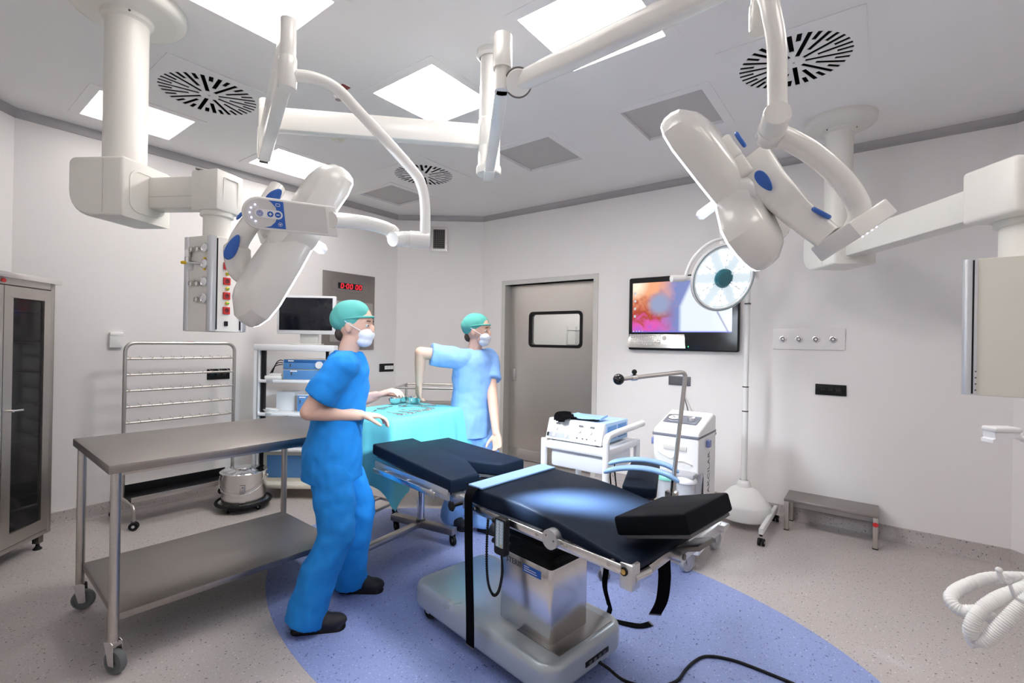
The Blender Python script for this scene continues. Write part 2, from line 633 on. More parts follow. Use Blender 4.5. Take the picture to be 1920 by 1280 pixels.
# ---------------------------------------------------------------- ceiling lights
LBL = ['lit square ceiling panel behind the left boom column, cut by the top edge',
       'lit square ceiling panel crossed by the white spring arm',
       'lit square ceiling panel left of the central light column',
       'lit square ceiling panel behind the left boom column near the left wall',
       'lit square ceiling panel above the left surgical lamp near the left wall',
       'lit square ceiling panel over the near left of the room',
       'lit square ceiling panel behind the viewer at the left',
       'lit square ceiling panel behind the viewer in the middle']
LBL[0] = 'lit square ceiling panel cut by the top edge, above the left spindle'
ULBL = ['unlit grey ceiling panel behind the right surgical lamp', 'unlit grey ceiling panel right of the central light column',
        'unlit grey ceiling panel above the left wall vent, behind the bent white tube']
for i, (x, y) in enumerate(LIGHTS + UNLIT):
    lit = i < len(LIGHTS)
    t = thing('ceiling_light', LBL[i] if lit else ULBL[i - len(LIGHTS)], 'ceiling light', (x, y, HC),
              group='square ceiling light panels')
    g = G()
    g.plate(rrect(.66, .66, .004, 1), [rrect(.54, .54, .002, 1)], .004, Matrix.Translation((0, 0, -.002)))
    for s_ in (-1, 1):
        g.box((s_ * .275, 0, .012), (.008, .558, .026))
        g.box((0, s_ * .275, .012), (.542, .008, .026))
    g.build('frame', 'ceiling', t, ang=20)
    g = G()
    g.box((0, 0, .004 if lit else .022), (.541, .541, .004))
    g.build('diffuser', 'lit_panel_%d' % i if lit else 'unlit_panel', t)

# ---------------------------------------------------------------- swirl air diffusers
def slots():
    o = []
    for k in range(36):
        a = 2 * math.pi * (k + .25) / 36
        r0 = (.055, .20, .115, .20)[k % 4]
        r1, w_ = .272, .0118
        u, v = Vector((math.cos(a), math.sin(a))), Vector((-math.sin(a), math.cos(a)))
        o.append([tuple(u * r0 - v * w_), tuple(u * r1 - v * w_), tuple(u * r1 + v * w_), tuple(u * r0 + v * w_)])
    return o
DL = ['swirl air diffuser with radial slots beside the left boom column',
      'swirl air diffuser with radial slots behind the right lamp arm',
      'swirl air diffuser with radial slots near the back corner, crossed by a bent tube']
for i, (x, y) in enumerate(DIFFS):
    t = thing('air_diffuser', DL[i], 'air diffuser', (x, y, HC), group='swirl air diffusers in the ceiling')
    g = G()
    g.plate(rrect(.66, .66, .003, 1), slots(), .004, Matrix.Translation((0, 0, -.003)))
    g.build('face_plate', 'ceiling', t, ang=20)
    g = G()
    g.lathe([(.284, .0), (.284, .16), (0, .16)], 40)
    g.build('plenum', 'black', t)
    g = G()
    g.lathe([(0, -.008), (.006, -.008), (.007, -.005)], 12)
    g.build('centre_screw', 'steel', t)

# small ceiling fittings
t = thing('smoke_detector', 'round cream smoke detector under the long horizontal lamp arm', 'detector', (2.097, 3.357, HC))
g = G()
g.lathe([(.06, 0), (.06, -.012), (.05, -.03), (.03, -.036), (0, -.036)], 28)
g.build('body', 'cream_plastic', t)
g = G()
g.lathe([(.012, -.034), (.012, -.042), (0, -.042)], 12)
g.build('sensor', 'white_plastic', t)
t = thing('indicator_light', 'small red diamond indicator on the ceiling', 'indicator', (1.706, 2.669, HC))
g = G()
g.prism([(.028, .028), (-.028, .028), (-.028, -.028), (.028, -.028)], .008, Matrix.Translation((0, 0, -.008)), bev=.002)
g.build('lens', mat('red_lens', (.22, .01, .015), .3), t)
g = G()
g.plate(rrect(.07, .07, .004), [rrect(.05, .05, .002)], .004, Matrix.Translation((0, 0, -.002)))
g.build('bezel', 'ceiling', t)
t = thing('sprinkler', 'small dark sprinkler head on the ceiling by the bent tube', 'sprinkler', (1.75, 2.80, HC))
g = G()
g.lathe([(.03, 0), (.03, -.004), (.012, -.008), (.010, -.02), (.02, -.024), (.02, -.027), (0, -.027)], 20)
g.build('head', 'chrome', t)

# ---------------------------------------------------------------- wall fittings
def wallM(base, nx, ny):
    """frame on a wall: local x along wall to the viewer's right, y up, z out of the wall (towards the room)"""
    z = Vector((nx, ny, 0)).normalized()
    y = Vector((0, 0, 1))
    x = y.cross(z)
    f = Matrix((x, y, z)).transposed().to_4x4()
    f.translation = Vector(base)
    return f
RIGHTW = lambda y, z: wallM((4.548, y, z), -1, 0)
LEFTW = lambda x, z: wallM((x, 4.824, z), 0, -1)
_n = Vector((3.98 - 4.824, 3.88 - 4.548)).normalized()
CORNERW = lambda x, y, z: wallM((x, y, z), _n.x, _n.y)

def wthing(name, label, cat, M, group=None):
    o = thing(name, label, cat, group=group)
    o.matrix_basis = M
    return o

def socket(M, label, wd, ht, inserts, material='black'):
    t = wthing('wall_socket', label, 'socket', M, 'socket strips on the walls')
    g = G()
    g.prism(rrect(wd, ht, .004), .010, bev=.002)
    g.build('plate', material, t)
    for (x, y, w_, h_, ma) in inserts:
        g = G()
        g.prism(rrect(w_, h_, .003, 2, x, y), .003, z0=.010, bev=.0008, seg=1)
        o = g.build('insert', ma, t)
        g = G()
        for s_ in (-1, 1):
            g.cyl((x + s_ * min(.008, w_ * .25), y, .0128), (x + s_ * min(.008, w_ * .25), y, .0136), .0025, n=8)
        g.build('contact_hole', 'steel_dark', o)
socket(RIGHTW(.293, 1.085), 'black socket strip on the right wall below the gas outlets', .206, .086,
       [(x, 0, .045, .045, 'black_gloss') for x in (-.05, 0, .05)])
socket(RIGHTW(1.484, 1.082), 'dark socket strip on the right wall behind the bent steel rod', .205, .086,
       [(x, 0, .05, .05, 'dark_grey') for x in (-.06, 0, .06)], 'dark_grey')
socket(LEFTW(3.737, 1.08), 'black socket strip with white inserts left of the back corner', .21, .10,
       [(x, 0, .042, .045, 'white_plastic') for x in (-.012, .033, .078)])
socket(LEFTW(1.842, 1.08), 'black socket strip behind the peg rack', .19, .097, [(x, 0, .04, .045, 'black_gloss') for x in (-.05, 0, .05)])

t = wthing('wall_box', 'small white junction box left of the peg rack', 'wall box', LEFTW(1.09, 1.382))
g = G()
g.prism(rrect(.088, .122, .006), .035, bev=.004)
g.build('body', 'white_plastic', t)
g = G()
g.prism(rrect(.08, .02, .003, 2, 0, .045), .004, z0=.034, bev=.001)
g.build('lid_rim', 'white_plastic', t)

t = wthing('access_reader', 'slim black card reader with blue light beside the steel door', 'card reader', RIGHTW(3.74, 1.212))
g = G()
g.prism(rrect(.062, .11, .006), .022, bev=.003)
g.build('body', 'black', t)
g = G()
g.prism(rrect(.03, .012, .003, 2, 0, .03), .002, z0=.0215)
g.build('indicator', 'led_blue', t)

# gas outlet plate
t = wthing('gas_outlet_plate', 'white wall plate with four round gas outlets', 'gas outlet', RIGHTW(.453, 1.487))
g = G()
g.prism(rrect(.50, .17, .004), .012, bev=.002)
g.build('plate', 'wall', t)
for x in (-.178, -.063, .056, .171):
    g = G()
    g.lathe([(.026, .011), (.026, .018), (.022, .02), (.019, .02), (.019, .014), (.008, .014), (.008, .022), (0, .022)], 24, Matrix.Translation((x, -.002, 0)))
    o = g.build('outlet', 'chrome', t)
    g = G()
    g.lathe([(.018, .0145), (.009, .0148)], 20, Matrix.Translation((x, -.002, 0)))
    g.build('socket_ring', 'steel_dark', o)

# extract grille on the chamfered corner wall
def on_corner(px_s):
    p, q = Vector((4.548, 3.98)), Vector((3.88, 4.824))
    return p + (q - p) * px_s
c = on_corner(.515)
t = wthing('vent_grille', 'steel framed extract grille high on the corner wall', 'vent', CORNERW(c.x, c.y, 2.705))
g = G()
g.plate(rrect(.21, .31, .003, 1), [rrect(.145, .24, .002, 1)], .014, Matrix.Translation((0, 0, .007)))
g.build('frame', 'steel_bright', t, ang=25)
g = G()
g.box((0, 0, .003), (.146, .242, .004))
g.build('backing', 'black', t)
for k in range(6):
    g = G()
    g.box((-.060 + .024 * k, 0, .009), (.004, .24, .006))
    g.build('slat', 'steel_dark', t)
for k in range(9):
    g = G()
    g.box((0, -.105 + .02625 * k, .0075), (.145, .0035, .003))
    g.build('cross_bar', 'steel_dark', t)

# ---------------------------------------------------------------- theatre control panel (left wall)
SEG = {'0': 'abcdef', '1': 'bc', '2': 'abged'}
def digit(g, ch, x, y, wd, ht, z, th):
    s = SEG[ch]
    sl = .12 * ht
    P = lambda u, v: (x + (u - .5) * wd + (v - .5) * sl, y + (v - .5) * ht)
    def seg(u0, v0, u1, v1):
        a_, b_ = Vector(P(u0, v0)), Vector(P(u1, v1))
        d = (b_ - a_).normalized()
        n = Vector((-d.y, d.x)) * th / 2
        a_, b_ = a_ + d * th * .25, b_ - d * th * .25
        g.prism([tuple(a_ - n), tuple(b_ - n), tuple(b_ + n), tuple(a_ + n)], .001, z0=z)
    T = {'a': (0, 1, 1, 1), 'b': (1, .5, 1, 1), 'c': (1, 0, 1, .5), 'd': (0, 0, 1, 0), 'e': (0, 0, 0, .5), 'f': (0, .5, 0, 1), 'g': (0, .5, 1, .5)}
    for c_ in s:
        seg(*T[c_])
t = wthing('control_panel', 'steel wall control panel with red digital clocks', 'control panel', LEFTW(3.2, 1.737))
g = G()
g.prism(rrect(.675, .875, .003, 1), .012, bev=.0015)
g.build('back_plate', 'steel_sheet', t)
g = G()
g.prism(rrect(.45, .14, .003, 1, .0, .29), .004, z0=.012, bev=.001)
g.build('clock_cover', 'steel_sheet', t)
g = G()
g.prism(rrect(.315, .068, .003, 1, .0, .288), .003, z0=.0155, bev=.0008)
o = g.build('clock_display', 'black_gloss', t)
g = G()
for ch, x in (('0', -.105), ('0', -.035), ('0', .012), ('0', .085), ('0', .132)):
    digit(g, ch, x, .288, .027, .048, .0188, .0075)
g.prism(circ(.005, 10, -.07, .288), .001, z0=.0188)
g.build('clock_digits', 'led_red', o)
g = G()
g.prism(rrect(.56, .46, .004, 1, .03, -.115), .006, z0=.012, bev=.0015)
g.build('control_plate', mat('panel_alu', (.55, .53, .51), .35, metal=.9), t)
for y, txt in ((.015, '0211'), (-.062, '0000')):
    g = G()
    g.prism(rrect(.155, .052, .002, 1, -.06, y), .003, z0=.0178)
    o = g.build('timer_display', 'black_gloss', t)
    g = G()
    for k, ch in enumerate(txt):
        digit(g, ch, -.113 + .037 * k, y, .022, .036, .0212, .006)
    g.build('timer_digits', 'led_red', o)
g = G()
g.prism(rrect(.165, .085, .003, 1, -.06, -.155), .003, z0=.0178, bev=.001)
o = g.build('alarm_plate', 'light_grey', t)
g = G()
g.prism([(-.06, -.172), (-.044, -.138), (-.076, -.138)], .002, z0=.0206)
g.build('alarm_mark', 'led_red', o)
g = G()
g.prism(rrect(.165, .20, .004, 1, .135, -.125), .006, z0=.0178, bev=.0015)
o = g.build('intercom', 'black_gloss', t)
g = G()
g.prism(rrect(.11, .09, .002, 1, .135, -.09), .001, z0=.0238)
g.build('intercom_screen', 'screen_blue', o)
g = G()
g.cyl((.19, -.20, .0238), (.19, -.20, .026), .005, n=12)
g.build('intercom_button', 'white_plastic', o)
g = G()
g.box((.135, .005, .0185), (.13, .022, .0014))
g.build('name_strip', 'dark_grey', t)

# ---------------------------------------------------------------- wall screen
ma = bpy.data.materials.new('screen_picture')
ma.use_nodes = True
tr = ma.node_tree
bb = tr.nodes['Principled BSDF']
bb.inputs['Base Color'].default_value = (.01, .01, .01, 1)
bb.inputs['Roughness'].default_value = .15
tc = nd(tr, 'ShaderNodeTexCoord')
sx = nd(tr, 'ShaderNodeSeparateXYZ')
tr.links.new(tc.outputs['Object'], sx.inputs[0])
def mth(op, a_, b_=None, cl=False):
    n = nd(tr, 'ShaderNodeMath', operation=op)
    n.use_clamp = cl
    for i, x in enumerate((a_, b_)):
        if x is None:
            continue
        if isinstance(x, (int, float)):
            n.inputs[i].default_value = x
        else:
            tr.links.new(x, n.inputs[i])
    return n.outputs[0]
X_, Y_ = sx.outputs[0], sx.outputs[1]
no = nd(tr, 'ShaderNodeTexNoise')
no.inputs['Scale'].default_value = 7
no.inputs['Detail'].default_value = 3
no.inputs['Distortion'].default_value = 1.5
tr.links.new(tc.outputs['Object'], no.inputs['Vector'])
def mix(f, a_, b_):
    n = nd(tr, 'ShaderNodeMix', data_type='RGBA')
    n.clamp_factor = True
    tr.links.new(f, n.inputs[0])
    for i, x in ((6, a_), (7, b_)):
        if isinstance(x, tuple):
            n.inputs[i].default_value = (*x, 1)
        else:
            tr.links.new(x, n.inputs[i])
    return n.outputs[2]
hue = mth('ADD', mth('MULTIPLY', Y_, -2.2), mth('MULTIPLY', no.outputs['Fac'], .9))
c1 = mix(mth('MULTIPLY', mth('SUBTRACT', hue, .1), 2.2, True), (.95, .42, .22), (.45, .06, .03))
c1 = mix(mth('MULTIPLY', mth('SUBTRACT', hue, .62), 5.0, True), c1, (.75, .10, .45))
c1 = mix(mth('MULTIPLY', mth('SUBTRACT', hue, .85), 3.0, True), c1, (.40, .12, .70))
dg_ = mth('SQRT', mth('ADD', mth('POWER', mth('ADD', X_, .46), 2), mth('POWER', mth('SUBTRACT', Y_, .24), 2)))
c1 = mix(mth('MULTIPLY', mth('SUBTRACT', .17, dg_), 9, True), c1, (1, .95, .75))
bl = mth('ADD', mth('MULTIPLY', X_, 5.5), mth('MULTIPLY', no.outputs['Fac'], .9))
c1 = mix(mth('ADD', bl, .75, True), c1, (.20, .25, .55))
lobe = mth('SQRT', mth('ADD', mth('POWER', mth('ADD', X_, .20), 2), mth('POWER', mth('SUBTRACT', Y_, .03), 2)))
c1 = mix(mth('MULTIPLY', mth('SUBTRACT', .135, lobe), 14, True), c1, (.30, .36, .55))
wh = mth('MULTIPLY', mth('SUBTRACT', mth('ADD', X_, mth('MULTIPLY', mth('MAXIMUM', Y_, 0.0), -.45)), -.02), 26, True)
c1 = mix(wh, c1, (.80, .88, 1.0))
ln_ = mth('ABSOLUTE', mth('ADD', mth('SUBTRACT', X_, .30), mth('MULTIPLY', Y_, .52)))
c1 = mix(mth('MULTIPLY', mth('SUBTRACT', .012, ln_), 160, True), c1, (.38, .40, .55))
bar = mth('MULTIPLY', mth('SUBTRACT', -.225, Y_), 60, True)
c1 = mix(bar, c1, (.16, .18, .75))
tr.links.new(c1, bb.inputs['Emission Color'])
bb.inputs['Emission Strength'].default_value = .55
MATS['screen_picture'] = ma

t = wthing('wall_screen', 'black wall screen showing a coloured scan with a keyboard tray below', 'screen', RIGHTW(1.473, 1.722))
g = G()
g.prism(rrect(1.02, .71, .018), .05, bev=.006)
g.build('housing', 'black', t)
g = G()
g.prism(rrect(1.0, .69, .014), .002, z0=.0495)
g.build('front_glass', 'black_gloss', t)
g = G()
g.prism(rrect(.925, .485, .001, 1, -.008, .0), .001, M=None, z0=0)
o = g.build('picture', 'screen_picture', t)
o.location = (0, .06, .0515)
ic = G()
for k in range(4):
    ic.prism(rrect(.022, .026, .004, 2, -.445, .20 - .075 * k), .0006, z0=.0526)
for k in range(4):
    ic.prism(rrect(.012, .012, .002, 1, -.455 + .03 * k, -.172), .0006, z0=.0526)
ic.build('desktop_icons', 'cool_white', t)
g = G()
KM = Matrix.Translation((-.225, -.262, .05)) @ Matrix.Rotation(math.radians(-12), 4, 'X')
g.prism([(-.29, -.075), (.29, -.075), (.27, .06), (-.27, .06)], .022, KM, bev=.004)
o = g.build('keyboard_tray', 'steel_bright', t)
g = G()
for r_ in range(5):
    for k in range(15):
        g.box((-.245 + .0205 * k + .003 * (r_ % 2), .042 - .021 * r_, .024), (.016, .016, .004), .001, KM, 1)
g.build('keys', 'light_grey', o)
g = G()
g.lathe([(.024, .022), (.024, .027), (.018, .03), (0, .03)], 24, KM @ Matrix.Translation((.085, .02, 0)))
g.build('trackball', 'light_grey', o)
g = G()
g.box((.06 + .02, -.315, .0525), (.005, .012, .001))
g.build('power_indicator', 'led_green', t)

# ================================================================ CEILING BOOMS
CR = Vector((math.sin(YAW), -math.cos(YAW), 0))      # horizontal direction along which the booms' arms run
CF = Vector((math.cos(YAW), math.sin(YAW), 0))
def rot2(v, deg):
    return Matrix.Rotation(math.radians(deg), 3, 'Z') @ Vector(v)

def flange_column(t, cx, cy, zb, rf, rc):
    g = G()
    g.lathe([(rf, 3.0), (rf, 2.985), (rf * .985, 2.965), (rf * .93, 2.948), (rf * .8, 2.94), (rc + .03, 2.935), (rc + .018, 2.93), (rc + .016, 2.91),
             (rc + .004, 2.905), (rc, 2.90)], 56, Matrix.Translation((cx, cy, 0)))
    o = g.build('ceiling_flange', 'white_enamel', t, world=True)
    g = G()
    for k in range(3):
        a = math.radians(120 * k - 100)
        c_ = Vector((cx + (rc + .017) * math.cos(a), cy + (rc + .017) * math.sin(a), 2.92))
        g.cyl(c_, c_ + Vector((math.cos(a), math.sin(a), 0)) * .003, .005, n=10)
    g.build('screw', 'dark_grey', o, world=True)
    g = G()
    g.cyl((cx, cy, zb), (cx, cy, 2.93), rc, n=48)
    g.build('column', 'white_enamel', t, world=True)

def boom_housing(t, cx, cy, d, z0, z1, back, front, hw, inset=1):
    """gear housing: rounded profile along arm direction d, across width 2*hw"""
    d = Vector(d).normalized()
    n = Vector((-d.y, d.x, 0))
    R = .12
    prof = [(front, z0), (front, z1 - .01), (front - .01, z1), (back + .03, z1)]
    prof += [(back + .03 - .03 * math.sin(math.radians(a)), z1 - .03 + .03 * math.cos(math.radians(a))) for a in (30, 60, 90)]
    prof += [(back + R - R * math.cos(math.radians(a)), z0 + R - R * math.sin(math.radians(a))) for a in (0, 15, 30, 45, 60, 75, 90)]
    M = Matrix(((d.x, 0, n.x, cx - n.x * hw), (d.y, 0, n.y, cy - n.y * hw), (0, 1, 0, 0), (0, 0, 0, 1)))
    g = G()
    g.prism(prof, 2 * hw, M, bev=.016, seg=3)
    g.build('gear_housing', 'white_enamel', t, world=True, ang=35)
    # raised cover on the end face
    E = frame(Vector((cx, cy, (z0 + z1) / 2 - .005)) + d * front, d, n)
    g = G()
    g.plate(rrect(2 * hw - .07, (z1 - z0) - .075, .05, 6), [rrect(2 * hw - .085, (z1 - z0) - .09, .044, 6)], .006, E)
    g.build('end_cover', 'white_enamel', t, world=True)
    # seam between the two shells
    g = G()
    for s_ in (-1,):
        g.box((0, 0, 0), (.004, .0035, z1 - z0 - .03), M=frame(Vector((cx, cy, (z0 + z1) / 2)) + n * s_ * (hw + .0006) + d * (back * .35 + front * .65), (0, 0, 1), d))
    g.build('shell_seam', 'light_grey', t, world=True)

# ---------------------------------------------------------------- left boom
c = (0.6694,2.8607,3.0)
t = thing('ceiling_boom', 'cream ceiling boom with column and short arm at the left', 'ceiling boom', (c[0], c[1], 0))
cx, cy = c[0], c[1]
flange_column(t, cx, cy, 2.2, .235, .085)
dL = rot2(CR, -6)
boom_housing(t, cx, cy, dL, 1.955, 2.225, -.15, .125, .135)
e0 = Vector((cx, cy, 2.10)) + dL * .12 + CF * .05
e1 = Vector((0.9176,2.4483,2.0989))
e1.z = 2.085
g = G()
g.bar(e0, e1, .09, .15, .012)
g.build('arm', 'white_enamel', t, world=True)
g = G()
dd = (e1 - e0).normalized()
nn = Vector((dd.y, -dd.x, 0))
g.bar(e0 + nn * .0455 + Vector((0, 0, -.02)), e1 + nn * .0455 + Vector((0, 0, -.02)), .002, .004)
g.build('arm_groove', 'light_grey', t, world=True)
g = G()
g.box((0, 0, 0), (.15, .15, .185), .012, M=frame(e1, (0, 0, 1), dd))
bx = g.build('end_box', 'white_enamel', t, world=True)
g = G()
E = frame(e1 + dd * .0755, dd, (0, 0, 1))
g.plate(rrect(.13, .085, .01), [rrect(.12, .075, .006)], .004, E)
g.build('end_cover', 'white_enamel', bx, world=True)
g = G()
g.cyl(e1 + Vector((-.09, 0, .093)), e1 + Vector((.05, 0, .093)), .006, n=10)
g.build('cable_clip', 'steel_dark', bx, world=True)
g = G()
zt = 1.86
g.lathe([(.068, e1.z - .09), (.068, e1.z - .11), (.056, e1.z - .115), (.056, zt)], 36, Matrix.Translation((e1.x, e1.y, 0)))
g.build('drop_tube', 'white_enamel', t, world=True)
# service head
hz0, hz1 = 1.443, 1.872
n2 = Vector((math.cos(math.radians(285.5)), math.sin(math.radians(285.5)), 0))
n1 = Vector((math.cos(math.radians(195.5)), math.sin(math.radians(195.5)), 0))
hc = Vector((e1.x, e1.y, 0)) + n1 * .0 + n2 * 0
S = .088
g = G()
Mh = Matrix((n1, n2, Vector((0, 0, 1)))).transposed().to_4x4()
Mh.translation = hc
g.prism(rrect(2 * S - .006, 2 * S - .006, .004), hz1 - hz0, Mh, z0=hz0, bev=.002, seg=1)
g.build('service_head', 'white_enamel', t, world=True, ang=30)
for (a_, b_) in ((1, 1), (1, -1), (-1, 1), (-1, -1)):
    g = G()
    g.prism(rrect(.03, .03, .008, 3, a_ * (S - .012), b_ * (S - .012)), hz1 - hz0 - .004, Mh, z0=hz0 + .002)
    o = g.build('corner_profile', 'aluminium', t, world=True)
    if b_ > 0:
        g = G()
        g.box((a_ * (S - .03), S - .002, (hz0 + hz1) / 2), (.005, .003, hz1 - hz0 - .02), M=Mh)
        g.build('profile_slot', 'black', o, world=True)
# electrical side (n2): red sockets, green-yellow terminals
Me = frame(hc + n2 * (S - .002), n2, Vector((0, 0, 1)).cross(n2))
zs = [1.743, 1.6738, 1.6071, 1.5404]
for z in zs:
    g = G()
    g.prism(rrect(.033, .033, .002, 1, -.012, z), .006, Me, bev=.001, seg=1)
    o = g.build('red_socket', 'red', t, world=True)
    g = G()
    g.lathe([(.011, .0062), (.010, .007), (.009, .0065), (0, .0065)], 16, Me @ Matrix.Translation((-.012, z, 0)))
    g.build('socket_well', mat('deep_red', (.12, .005, .008), .5) if 'deep_red' not in MATS else 'deep_red', o, world=True)
for z in [(zs[i] + zs[i + 1]) / 2 for i in range(3)]:
    g = G()
    g.lathe([(.0085, 0), (.0085, .005), (.007, .006), (0, .006)], 16, Me @ Matrix.Translation((-.008, z, 0)))
    o = g.build('earth_terminal', 'yellow', t, world=True)
    g = G()
    g.box((-.008, z, .0065), (.013, .005, .002), M=Me)
    g.build('terminal_stripe', 'green', o, world=True)
g = G()
g.prism(rrect(.018, .022, .002, 1, -.012, 1.4807), .004, Me, bev=.001, seg=1)
g.build('data_port', 'black', t, world=True)
g = G()
g.prism(rrect(.03, .03, .002, 1, -.008, 1.8099), .005, Me, bev=.001, seg=1)
g.build('switch', 'white_plastic', t, world=True)
# gas side (n1)
Mg = frame(hc + n1 * (S - .002), n1, Vector((0, 0, 1)).cross(n1))
rows = [(1.8173, 2), (1.7445, 1), (1.6643, 2), (1.5915, 1)]
for i, (z, k) in enumerate(rows):
    g = G()
    g.lathe([(.021, 0), (.021, .006), (.017, .008), (.016, .006), (0, .006)], 20, Mg @ Matrix.Translation((.045, z, 0)))
    o = g.build('gas_outlet', 'chrome', t, world=True)
    if i == 1:
        g = G()
        for s_ in (-1, 1):
            g.prism(rrect(.012, .010, .002, 1, .045, z + s_ * .024), .004, Mg)
        g.build('yellow_tab', 'yellow', o, world=True)
    for j in range(k):
        if i == 1:
            continue
        g = G()
        g.lathe([(.012, 0), (.012, .014), (.009, .016), (.008, .012), (0, .012)], 16, Mg @ Matrix.Translation((.005 - .038 * j, z - .006, 0)))
        g.build('gas_plug', 'steel_bright', t, world=True)
# flow regulator with yellow tip plugged into the boom
v = Vector((0.8105,2.4739,1.7528))
t = thing('gas_regulator', 'small chrome gas regulator with yellow tip on the left boom', 'regulator', tuple(v))
p0 = hc + n1 * S + Vector((0, 0, rows[1][0]))
g = G()
g.cyl(p0 + rot2(n1, -90) * -.04, v, .006, n=12)
g.cyl(v, v + Vector((0, 0, .035)), .007, n=12)
g.build('body', 'chrome', t, world=True)
g = G()
g.cyl(v + Vector((0, 0, .025)), v + Vector((0, 0, .055)), .013, n=16)
g.build('dial', 'steel_bright', t, world=True)
g = G()
g.tube([v, v - CR * .012, v - CR * .028], [.006, .008, .007], 12)
g.build('tip', 'yellow', t, world=True)
g = G()
g.lathe([(0, -.035), (.012, -.033), (.016, -.02), (.016, 0), (.006, .002)], 20, Matrix.Translation(v + CR * .012))
g.build('bowl', 'clear', t, world=True)

# ---------------------------------------------------------------- right boom
c = (3.9894,0.2309,3.0)
cx, cy = c[0], c[1]
t = thing('ceiling_boom', 'cream ceiling boom with long arm at the right', 'ceiling boom', (cx, cy, 0))
flange_column(t, cx, cy, 2.2, .215, .083)
e1 = Vector((2.9138,-0.4641,2.0839))
e1.z = 2.09
dR = (Vector((e1.x, e1.y, 0)) - Vector((cx, cy, 0))).normalized()
boom_housing(t, cx, cy, dR, 1.97, 2.22, -.2, .2, .13)
e0 = Vector((cx, cy, 2.095)) + dR * .18
g = G()
g.bar(e0, e1, .12, .15, .012)
g.build('arm', 'white_enamel', t, world=True)
g = G()
nn = Vector((dR.y, -dR.x, 0))
if nn.dot(CF) > 0:
    nn = -nn
g.bar(e0 + nn * .0605 + Vector((0, 0, .02)), e1 + nn * .0605 + Vector((0, 0, .02)), .002, .004)
g.build('arm_groove', 'dark_grey', t, world=True)
g = G()
Mx = frame(e1, (0, 0, 1), CR)
g.box((0, 0, .005), (.26, .24, .235), .02, M=Mx, seg=3)
bx = g.build('end_box', 'white_enamel', t, world=True)
g = G()
E = frame(e1 - CF * .1205, -CF, CR)
g.plate(rrect(.17, .15, .03, 5), [rrect(.155, .135, .024, 5)], .006, E)
g.build('end_cover', 'white_enamel', bx, world=True)
g = G()
for z in (-.09, .095):
    g.cyl(e1 - CF * .1195 + Vector((0, 0, z)), e1 - CF * .122 + Vector((0, 0, z)), .004, n=10)
g.build('cover_screw', 'dark_grey', bx, world=True)
g = G()
tx, ty = e1.x + CR.x * .05, e1.y + CR.y * .05
g.lathe([(.11, e1.z - .11), (.11, e1.z - .135), (.092, e1.z - .14), (.092, 1.79)], 40, Matrix.Translation((tx, ty, 0)))
g.build('drop_tube', 'white_enamel', t, world=True)
hx = rot2(CR, -43)
hy = rot2(CF, -43)
Ms = Matrix((hx, hy, Vector((0, 0, 1)))).transposed().to_4x4()
p = Vector((2.667,-0.2723,1.541))
W_, Dp = .50, .26
Ms.translation = Vector((p.x, p.y, 0)) + hx * (W_ / 2) + hy * (Dp / 2)
z0, z1 = 1.238, 1.788
g = G()
g.prism(rrect(W_ - .08, Dp - .01, .005), z1 - z0, Ms, z0=z0, bev=.002, seg=1)
g.build('service_head', mat('boom_panel', (.60, .58, .51), .4), t, world=True, ang=30)
for a_ in (-1, 1):
    g = G()
    g.prism(rrect(.05, Dp, .018, 4, a_ * (W_ / 2 - .025), 0), z1 - z0, Ms, z0=z0)
    o = g.build('corner_profile', 'aluminium', t, world=True)
    g = G()
    g.box((a_ * (W_ / 2 - .032), -Dp / 2 - .0005, (z0 + z1) / 2), (.006, .003, z1 - z0 - .01), M=Ms)
    g.build('profile_slot', 'black', o, world=True)
    g = G()
    for k in range(4):
        g.cyl(Ms @ Vector((a_ * (W_ / 2 - .042), -Dp / 2 - .001, z0 + .02 + .025 * k)), Ms @ Vector((a_ * (W_ / 2 - .042), -Dp / 2 + .002, z0 + .02 + .025 * k)), .003, n=8)
    g.build('fixing_hole', 'dark_grey', o, world=True)

# ================================================================ SURGICAL LIGHTS
c = (1.975, 1.697)
t = thing('light_column', 'white central ceiling column carrying both surgical lamps', 'column', (c[0], c[1], 0))
T = Matrix.Translation((c[0], c[1], 0))
g = G()
g.lathe([(.075, 3.0), (.075, 2.97), (.07, 2.965), (.06, 2.96)], 40, T)
o = g.build('ceiling_collar', 'white_gloss', t, world=True)
g = G()
g.lathe([(.055, 2.965), (.055, 2.62)], 40, T)
g.build('tube', 'white_gloss', t, world=True)
g = G()
g.lathe([(.055, 2.63), (.060, 2.62), (.060, 2.48), (.0585, 2.478), (.060, 2.476), (.060, 2.38), (.066, 2.372), (.068, 2.36), (.068, 2.335), (.065, 2.33), (0, 2.33)], 40, T)
g.build('hub_sleeve', 'white_gloss', t, world=True)

